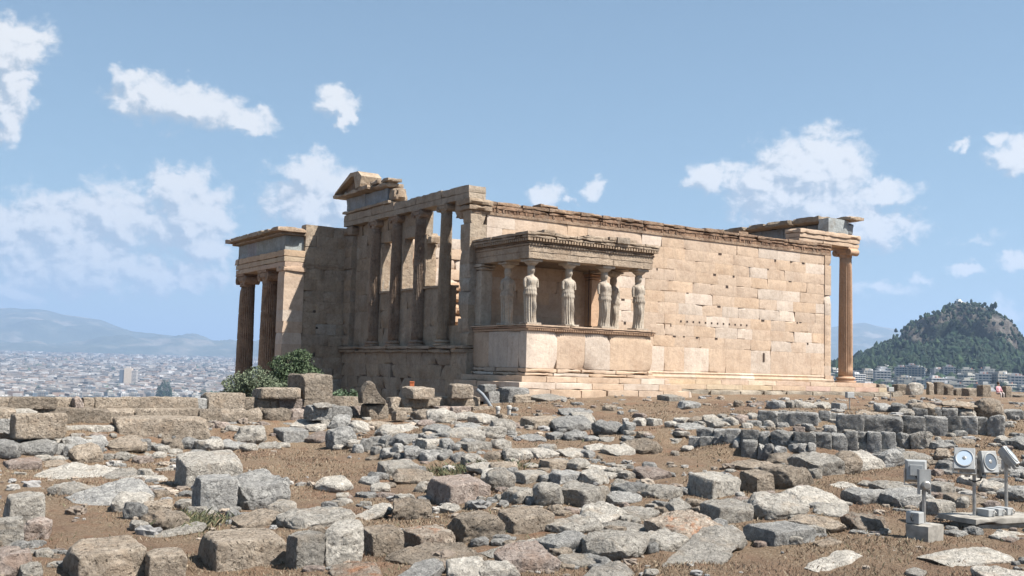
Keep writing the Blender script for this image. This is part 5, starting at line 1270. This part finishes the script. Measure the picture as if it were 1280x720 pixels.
# small rubble, too much to count
def pebbles():
    rng = np.random.default_rng(3); N = 2600; V0, F0 = cgrid(4, 4, 4); r0 = (np.abs(V0)**3.2).sum(1)**(1/3.2); V0 = V0/r0[:, None]
    s = 8+42*rng.random(N)**1.25; u = rng.uniform(-150, 1430, N); x = CAM[0]; d = F[None]+RT[None]*((u-640)/FPX)[:, None]
    x = CAM[0]+d[:, 0]*s; y = CAM[1]+d[:, 1]*s; q = fbm(np.stack([x*.5, y*.5, 0*x], 1), 8, 3)
    keep = (q > rng.uniform(-.55, .45, N)) & ~((x > -.6) & (y > -4.2)) & ~((x < 0) & (y > -6)); x, y, s = x[keep], y[keep], s[keep]; N = len(x)
    z = ground(x, y); r = np.exp(rng.normal(-3.45, .65, N))*(1+s/50); r = np.minimum(r, .12)
    sc = rng.uniform(.6, 1.4, (N, 3)); sc[:, 2] *= .6; a = rng.uniform(0, 6.28, N); ca, sa = np.cos(a), np.sin(a)
    P = V0[None]*(1+rng.uniform(-.22, .22, (N, len(V0), 1)))*sc[:, None, :]*r[:, None, None]
    X_ = P[:, :, 0]*ca[:, None]-P[:, :, 1]*sa[:, None]; Y_ = P[:, :, 0]*sa[:, None]+P[:, :, 1]*ca[:, None]
    P = np.stack([X_+x[:, None], Y_+y[:, None], P[:, :, 2]+(z+r*.25)[:, None]], -1)
    FF = (np.array(F0)[None]+(np.arange(N)*len(V0))[:, None, None]).reshape(-1, 4)
    c = np.array([(.27, .255, .235), (.21, .205, .20), (.26, .22, .18), (.17, .14, .115)])[rng.integers(0, 4, N)]*rng.uniform(.7, 1.2, (N, 1))
    tag(mesh_obj('loose_rubble', P.reshape(-1, 3), FF, tint_mat('rubble', .95, .3, 20), col=np.repeat(c, len(V0), 0)), 'loose small stones strewn over the dry ground', 'rubble', kind='stuff')
pebbles()

# dry grass
def grass(name, N, seed, hmin, hmax, cols, label, region=None, thr=0.0, smax=34):
    rng = np.random.default_rng(seed)
    if region is None:
        s = 8+(smax-8)*rng.random(N)**1.35; u = rng.uniform(-160, 1440, N)
        d = F[None]+RT[None]*((u-640)/FPX)[:, None]; x = CAM[0]+d[:, 0]*s; y = CAM[1]+d[:, 1]*s
        q = fbm(np.stack([x*.8, y*.8, 0*x], 1), seed, 4); keep = (q > rng.normal(thr, .35, N)) & ~((x > -.6) & (y > -4.2)) & ~((x < 0) & (y > -6))
        x, y, s = x[keep], y[keep], s[keep]
    else:
        cx, cy, rx = region; k = rng.integers(0, len(cx), N); x = np.array(cx)[k]+rng.normal(0, 1, N)*np.array(rx)[k]; y = np.array(cy)[k]+rng.normal(0, 1, N)*np.array(rx)[k]; s = np.hypot(x-CAM[0], y-CAM[1])
    N = len(x); z = ground(x, y); h = rng.uniform(hmin, hmax, N)*(.6+.8*rng.random(N)); w = np.clip(s*.00042, .003, .014)*rng.uniform(.7, 1.4, N)
    a = rng.uniform(0, 6.28, N); dx, dy = np.cos(a), np.sin(a); lean = rng.uniform(.15, 1.3, N)*h; b = rng.uniform(0, 6.28, N)
    lx, ly = np.cos(b)*lean, np.sin(b)*lean
    V = np.stack([np.stack([x-dx*w, y-dy*w, z-.01], 1), np.stack([x+dx*w, y+dy*w, z-.01], 1), np.stack([x+lx*.45+dx*w*.6, y+ly*.45+dy*w*.6, z+h*.62], 1), np.stack([x+lx, y+ly, z+h], 1)], 1)
    Fc = np.arange(N*4).reshape(-1, 4); c = np.array(cols)[rng.integers(0, len(cols), N)]*rng.uniform(.7, 1.3, (N, 1))
    tag(mesh_obj(name, V.reshape(-1, 3), Fc, tint_mat(name+'_blade', .8, .1, 4), col=np.repeat(c, 4, 0)), label, 'grass', kind='stuff')
grass('dry_grass', 330000, 5, .010, .038, [(.24, .19, .13), (.19, .14, .095), (.29, .245, .18), (.17, .11, .075), (.21, .14, .09)], 'short dead straw-coloured grass covering the soil', None, 0.0)
gp = [hit(u, v) for u, v in ((548, 594), (566, 592), (582, 588), (250, 655), (228, 662), (238, 650), (640, 585))]
gc = [at(u, v, s)[:2] for (u, v), s in zip(((548, 594), (566, 592), (582, 588), (250, 655), (228, 662), (238, 650), (640, 585)), gp)]
grass('green_weeds', 1700, 9, .03, .13, [(.07, .085, .045), (.11, .115, .065), (.16, .14, .08)], 'tufts of thin green weeds at the foot of the rubble pile and blocks', ([c[0] for c in gc], [c[1] for c in gc], [.28, .25, .22, .2, .22, .2, .15]))
grass('low_green_weeds', 9000, 12, .015, .06, [(.08, .09, .05), (.13, .125, .07)], 'sparse low green weeds between the stones', None, .5, 26)

# ------------------------------------------------------------------ floodlights
WM = flat_mat('grey_white_enamel', (.30, .305, .30), .45, 0, .4, .12, 14); GM = flat_mat('galvanised_steel', (.34, .33, .31), .5, .7, .4, .3, 12)
CONC = flat_mat('weathered_concrete', (.25, .235, .21), .95, 0, .2, .35, 7); BLK = flat_mat('black_rubber', (.03, .03, .03), .6)
gm_, gnt, gb = nmat('lamp_glass'); gb.inputs['Base Color'].default_value = (.42, .50, .58, 1); gb.inputs['Roughness'].default_value = .12; gb.inputs['Specular IOR Level'].default_value = .8
gm2, gnt, gb = nmat('lamp_reflector'); gb.inputs['Base Color'].default_value = (.20, .22, .24, 1); gb.inputs['Roughness'].default_value = .3; gb.inputs['Metallic'].default_value = .6
def bev(o, w=.008):
    m_ = o.modifiers.new('bevel', 'BEVEL'); m_.width = w; m_.segments = 2; m_.limit_method = 'ANGLE'; return o
def lamp_head(parent, loc, yaw, tilt, w=.27, h=.30, d=.13, kind=0):
    """front looks along local -y; tilt > 0 looks up"""
    e = bpy.data.objects.new('lamp_housing', None)
    mb = MB(); t = .03
    V = [(-w/2, -d, -h/2), (w/2, -d, -h/2), (w/2, -d, h/2), (-w/2, -d, h/2), (-w*.40, 0, -h*.42), (w*.40, 0, -h*.42), (w*.40, 0, h*.42), (-w*.40, 0, h*.42), (-w/2, -d*.6, -h/2), (w/2, -d*.6, -h/2), (w/2, -d*.6, h/2), (-w/2, -d*.6, h/2)]
    mb.add(V, [(0, 1, 2, 3), (4, 7, 6, 5), (8, 9, 1, 0), (9, 10, 2, 1), (10, 11, 3, 2), (11, 8, 0, 3), (4, 5, 9, 8), (5, 6, 10, 9), (6, 7, 11, 10), (7, 4, 8, 11)], (1, 1, 1))
    R0 = min(w, h)*.40; K = 36; V = []; Fc = []
    for (r, y) in ((R0*1.12, -d-.002), (R0*1.12, -d-.014), (R0*.95, -d-.014), (R0*.95, -d-.002)):
        for j in range(K): V.append((r*math.cos(6.2832*j/K), y, r*1.12*math.sin(6.2832*j/K)))
    for i in range(3):
        for j in range(K): Fc.append((i*K+j, i*K+(j+1) % K, (i+1)*K+(j+1) % K, (i+1)*K+j))
    mb.add(V, Fc)
    mb.box(-w*.3, w*.3, .002, .02, -h*.25, h*.25)
    o = mb.build('lamp_housing', WM, parent); o.location = loc; o.rotation_euler = (-tilt, 0, yaw); bev(o, .006)
    mb = MB(); V = [(R0*.95*math.cos(6.2832*j/K), -d-.006, R0*.95*1.12*math.sin(6.2832*j/K)) for j in range(K)]
    V2 = [(q[0], -d-.003, q[2]) for q in V]; mb.add(V+V2, [tuple(range(K)), tuple(range(K, 2*K))[::-1]]+[(j, (j+1) % K, K+(j+1) % K, K+j) for j in range(K)])
    mb.build('lens', gm_ if kind == 0 else gm2, o)
    mb = MB(); mb.lathe([(R0*.22, 0, 0), (R0*.25, .002, 0), (R0*.15, .006, 0)], (0, 0, 0), 20); q = mb.build('bulb_shield', GM, o); q.rotation_euler[0] = R_(90); q.location = (0, -d-.006, 0)
    mb = MB()                                    # yoke
    for s_ in (-1, 1): mb.box(s_*(w/2+.012)-.004, s_*(w/2+.012)+.004, -d*.65, -d*.3, -h*.62, h*.08)
    mb.box(-w/2-.016, w/2+.016, -d*.65, -d*.3, -h*.65, -h*.62); mb.build('yoke', GM, o)
    return o
# single floodlight
s1 = hit(1155, 677); kx = s1/FPX; b0 = at(1155, 668, s1+.12); gz0 = gz(b0[0], b0[1])
pl = MB(); rbox(pl, -.20, .24, -.16, .16, -.08, .21, .015, (1, 1, 1), .06)
po = pl.build('concrete_plinth', CONC, None, sharp=35); po.location = (b0[0], b0[1], gz0); po.rotation_euler[2] = -YAW+.75; tag(po, 'low square concrete plinth under the single floodlight', 'plinth')
f1 = empty('floodlight', (b0[0], b0[1], gz0+.21), -YAW); tag(f1, 'single floodlight with its square back turned, on a short steel post', 'floodlight')
mb = MB(); mb.tube([(0, 0, 0), (0, 0, .56)], .024, 12); mb.box(-.07, .07, -.05, .05, 0, .012); mb.build('post', GM, f1)
mb = MB(); K = 20; mb.box(-.075, -.065, -.05, .03, .38, .70); mb.box(.065, .075, -.05, .03, .38, .70); mb.box(-.064, .064, -.05, -.042, .44, .70)
mb.build('bracket', WM, f1); bev(bpy.data.objects[-1] if False else mb and f1.children[-1], .01)
mb = MB(); mb.lathe([(.052, 0, 0), (.055, .01, 0), (.055, .05, 0), (.04, .06, 0)], (0, 0, 0), 24); q = mb.build('swivel_joint', GM, f1); q.rotation_euler[0] = R_(90); q.location = (.0, -.052, .50)
h1 = lamp_head(f1, (-.05, .12, .67), math.pi-.30, R_(-8), .27, .29, .12)
mb = MB(); mb.tube([(.0, .03, .5), (-.05, .10, .58), (-.07, .13, .62)], .012, 8, (1, 1, 1)); mb.build('cable', BLK, f1)
gb_ = empty('control_gear_box', (b0[0]-RH[0]*.10+FH[0]*-.0, b0[1]-RH[1]*.10, gz0+.212), -YAW+.75); tag(gb_, 'grey-blue control gear box on the plinth of the single floodlight', 'electrical box')
mb = MB(); mb.box(-.09, .10, -.08, .10, .002, .15); bev(mb.build('box_body', WM, gb_), .012)
mb = MB(); mb.tube([(-.095, 0, .04), (-.13, 0, .05), (-.14, 0, .09), (-.12, 0, .12), (-.095, 0, .12)], .009, 8); mb.build('cable_loop', BLK, gb_)
# the group of three lamps and their long plinth
s2 = hit(1222, 662); c2 = at(1236, 655, s2+.35); g2 = gz(c2[0], c2[1])
pl = MB(); rbox(pl, -.62, .70, -.34, .34, .07, .145, .02, (1, 1, 1), .08); rbox(pl, -.50, .66, -.28, .28, -.1, .068, .02, (.7, .7, .7), .1)
po2 = pl.build('concrete_plinth', CONC, None, sharp=35); po2.location = (c2[0], c2[1], g2); po2.rotation_euler[2] = -YAW+.42; tag(po2, 'long low slab plinth under the pair of floodlights and three boxes', 'plinth')
zt = g2+.145
pb_ = at(1218, 640, s2+.22); f2 = empty('floodlight', (pb_[0], pb_[1], zt), -YAW); tag(f2, 'twin floodlight: two square heads with round lenses on one post', 'floodlight')
k2 = (s2+.22)/FPX; HP = 53*k2
mb = MB(); mb.tube([(0, 0, 0), (0, 0, HP*.98)], .024, 12); mb.box(-.07, .07, -.06, .06, .0, .012); mb.build('post', GM, f2)
mb = MB(); mb.box(-.17, .18, -.03, .03, HP*.99, HP*.99+.05); mb.box(-.12, -.07, -.04, .04, HP*.9, HP*.985); mb.box(.05, .15, -.045, .04, HP*.88, HP*1.2); mb.build('cross_bracket', GM, f2)
mb = MB(); mb.tube([(-.10, -.05, HP*.86), (-.03, -.07, HP*.80), (.06, -.06, HP*.84), (.13, -.05, HP*1.1)], .011, 8); mb.build('cable', BLK, f2)
lamp_head(f2, (-.115, .03, HP+.14), -.45, R_(32), .27, .33, .12, 0)
lamp_head(f2, (.155, .03, HP+.14), .30, R_(12), .25, .30, .12, 1)
for yo in (-.17, -.05, ): pass
mb = MB(); mb.box(-.20, -.185, -.02, .02, HP+.0, HP+.24); mb.box(-.055, -.04, -.02, .02, HP+.0, HP+.2); mb.box(.105, .12, -.02, .02, HP, HP+.2); mb.build('lamp_support', WM, f2)
pc_ = at(1258, 634, s2+.75); f3 = empty('floodlight', (pc_[0], pc_[1], zt-.03), -YAW); tag(f3, 'floodlight seen from its side and tilted upward, rightmost and tallest', 'floodlight')
HQ = 58*(s2+.75)/FPX
mb = MB(); mb.tube([(0, 0, -.2), (0, 0, HQ)], .024, 12); mb.build('post', GM, f3)
mb = MB(); mb.box(-.05, .05, -.04, .04, HQ-.02, HQ+.10); mb.build('bracket', WM, f3)
lamp_head(f3, (-.02, .0, HQ+.11), .95, R_(38), .25, .30, .12, 0)
for i, uu in enumerate((1231, 1243, 1254)):
    pp = at(uu, 646-i*4, s2+.18+i*.12); g_ = empty('control_gear_box', (pp[0], pp[1], zt+.004), -YAW+.5+i*.03)
    tag(g_, ('front', 'middle', 'rear')[i]+' one of the three small white boxes beside the twin floodlight', 'electrical box', 'three small boxes on the slab plinth')
    mb = MB(); mb.box(-.065, .075, -.11, .11, 0, .10); bev(mb.build('box_body', WM, g_), .01)
    mb = MB(); mb.tube([(.04, -.112, .03), (.04, -.14, .03), (.04, -.15, .06), (.04, -.13, .08), (.04, -.112, .075)], .007, 8); mb.build('cable_loop', GM, g_)
# small far floodlights near the temple steps
for (u, v, s, lb) in ((1062, 507, 31, 'small pale floodlight on a short stake among rocks below the corner column'), (1113, 497, 40, 'small pale floodlight on a thin stake right of the temple steps')):
    pp = at(u, v, s); g_ = empty('small_floodlight', (pp[0], pp[1], gz(pp[0], pp[1])), -YAW+.4); tag(g_, lb, 'floodlight')
    hh = max(.25, pp[2]-gz(pp[0], pp[1])+.22); mb = MB(); mb.tube([(0, 0, 0), (0, 0, hh)], .018, 8); mb.build('stake', GM, g_)
    mb = MB(); mb.box(-.13, .13, -.06, .06, hh, hh+.18); q = bev(mb.build('lamp_housing', WM, g_), .015)
# ground marker stubs and the curved pipe left of the porch
for u in (622, 636):
    s = 30.5; pp = at(u, 527, s); g0 = gz(pp[0], pp[1]); mb = MB(); mb.lathe([(.055, -.1, 0), (.055, .16, 0), (.075, .17, 0), (.075, .24, 0), (.05, .27, 0)], (0, 0, 0), 16)
    o = mb.build('marker_stub', flat_mat('pale_stub', (.36, .35, .33), .8), smooth=True, sharp=35); o.location = (pp[0], pp[1], max(g0, pp[2])); tag(o, ('left' if u == 622 else 'right')+' one of two small pale stubs at the foot of the temple corner rubble', 'marker', 'two pale stubs')
pts = [at(u, v, 32.2) for u, v in ((596, 487), (603, 493), (609, 501), (615, 511), (621, 522), (624, 530))]
c0 = pts[0]; mb = MB(); mb.tube([tuple(q-c0) for q in pts], .055, 12); o = mb.build('bent_pipe', flat_mat('dull_blue_grey_pipe', (.17, .19, .21), .6), smooth=True); o.location = tuple(c0); tag(o, 'bent grey-blue pipe running down over the rubble left of the maiden porch', 'pipe')
pp = at(515, 480, 37); mb = MB(); mb.box(-.28, .28, -.05, .05, -.3, .06); mb.box(-.30, .30, -.06, .06, .062, .11)
o = bev(mb.build('orange_board', flat_mat('orange_paint', (.55, .16, .06), .6)), .01); o.location = tuple(pp); o.rotation_euler[2] = -YAW; o.scale = (.26, 1, .8); tag(o, 'small orange board showing behind the moulded block below the temple columns', 'board')

# a visitor sitting among the stored blocks at the right
def person(u, v, s, top, label, shirt, trousers, sit=True):
    b_ = at(u, v, s); H = (v-top)*s/FPX; mbv = []; k = H/1.28
    me = bpy.data.meshes.new('person'); bmx = bmesh.new()
    J = {'pel': (0, 0, .42), 'wst': (0, .02, .62), 'chs': (0, .01, .84), 'nck': (0, 0, .98), 'hd0': (0, -.02, 1.06), 'hd': (0, -.03, 1.19),
         'lh': (-.10, 0, .42), 'lk': (-.14, -.42, .47), 'la': (-.14, -.45, .06), 'lt': (-.14, -.60, .03), 'rh': (.10, 0, .42), 'rk': (.13, -.42, .47), 'ra': (.15, -.40, .06), 'rt': (.16, -.56, .03),
         'ls': (-.18, .0, .90), 'le': (-.24, -.10, .65), 'lw': (-.12, -.32, .54), 'rs': (.18, 0, .90), 're': (.24, -.10, .65), 'rw': (.12, -.32, .54)}
    E_ = [('pel','wst'),('wst','chs'),('chs','nck'),('nck','hd0'),('hd0','hd'),('pel','lh'),('lh','lk'),('lk','la'),('la','lt'),('pel','rh'),('rh','rk'),('rk','ra'),('ra','rt'),('chs','ls'),('ls','le'),('le','lw'),('chs','rs'),('rs','re'),('re','rw')]
    Rr = dict(pel=.14, wst=.13, chs=.15, nck=.055, hd0=.07, hd=.095, lh=.10, lk=.065, la=.045, lt=.035, rh=.10, rk=.065, ra=.045, rt=.035, ls=.07, le=.045, lw=.03, rs=.07, re=.045, rw=.03)
    ks = list(J); me.from_pydata([tuple(c*k for c in J[q]) for q in ks], [(ks.index(a), ks.index(c)) for a, c in E_], [])
    o = bpy.data.objects.new('person', me); COL.objects.link(o); sk = o.modifiers.new('skin', 'SKIN')
    for i, q in enumerate(ks): r = Rr[q]*k; me.skin_vertices[0].data[i].radius = (r, r)
    me.skin_vertices[0].data[0].use_root = True
    su = o.modifiers.new('sub', 'SUBSURF'); su.levels = 1; su.render_levels = 1
    dg = bpy.context.evaluated_depsgraph_get(); m2 = bpy.data.meshes.new_from_object(o.evaluated_get(dg)); o.modifiers.clear(); o.data = m2
    sk_ = flat_mat('skin', (.45, .28, .20), .6); sh_ = flat_mat('pink_cloth', shirt, .9); tr_ = flat_mat('light_trousers', trousers, .9)
    m2.materials.clear(); [m2.materials.append(q) for q in (sk_, sh_, tr_)]
    for p_ in m2.polygons:
        c = p_.center/k; p_.use_smooth = True
        p_.material_index = 0 if c.z > .99 or (c.z > .45 and c.y < -.22 and abs(c.x) < .2 and c.z > .52) else (1 if c.z > .5 and c.y > -.3 else 2)
    o.location = tuple(b_); o.rotation_euler[2] = -YAW+.3; tag(o, label, 'person')
    mb = MB(); mb.lathe([(.02, .13, 0), (.07, .115, 0), (.10, .07, 0), (.112, 0, 0), (.105, -.05, 0), (.08, -.08, 0)][::-1], (0, .012, 1.205), 20)
    mb.V[0] *= k; mb.build('hair', flat_mat('dark_hair', (.05, .035, .025), .7), o, smooth=True)
person(1248, 498.5, 55, 478, 'person in a pink top sitting among the stored blocks at the right', (.62, .33, .36), (.5, .45, .42))
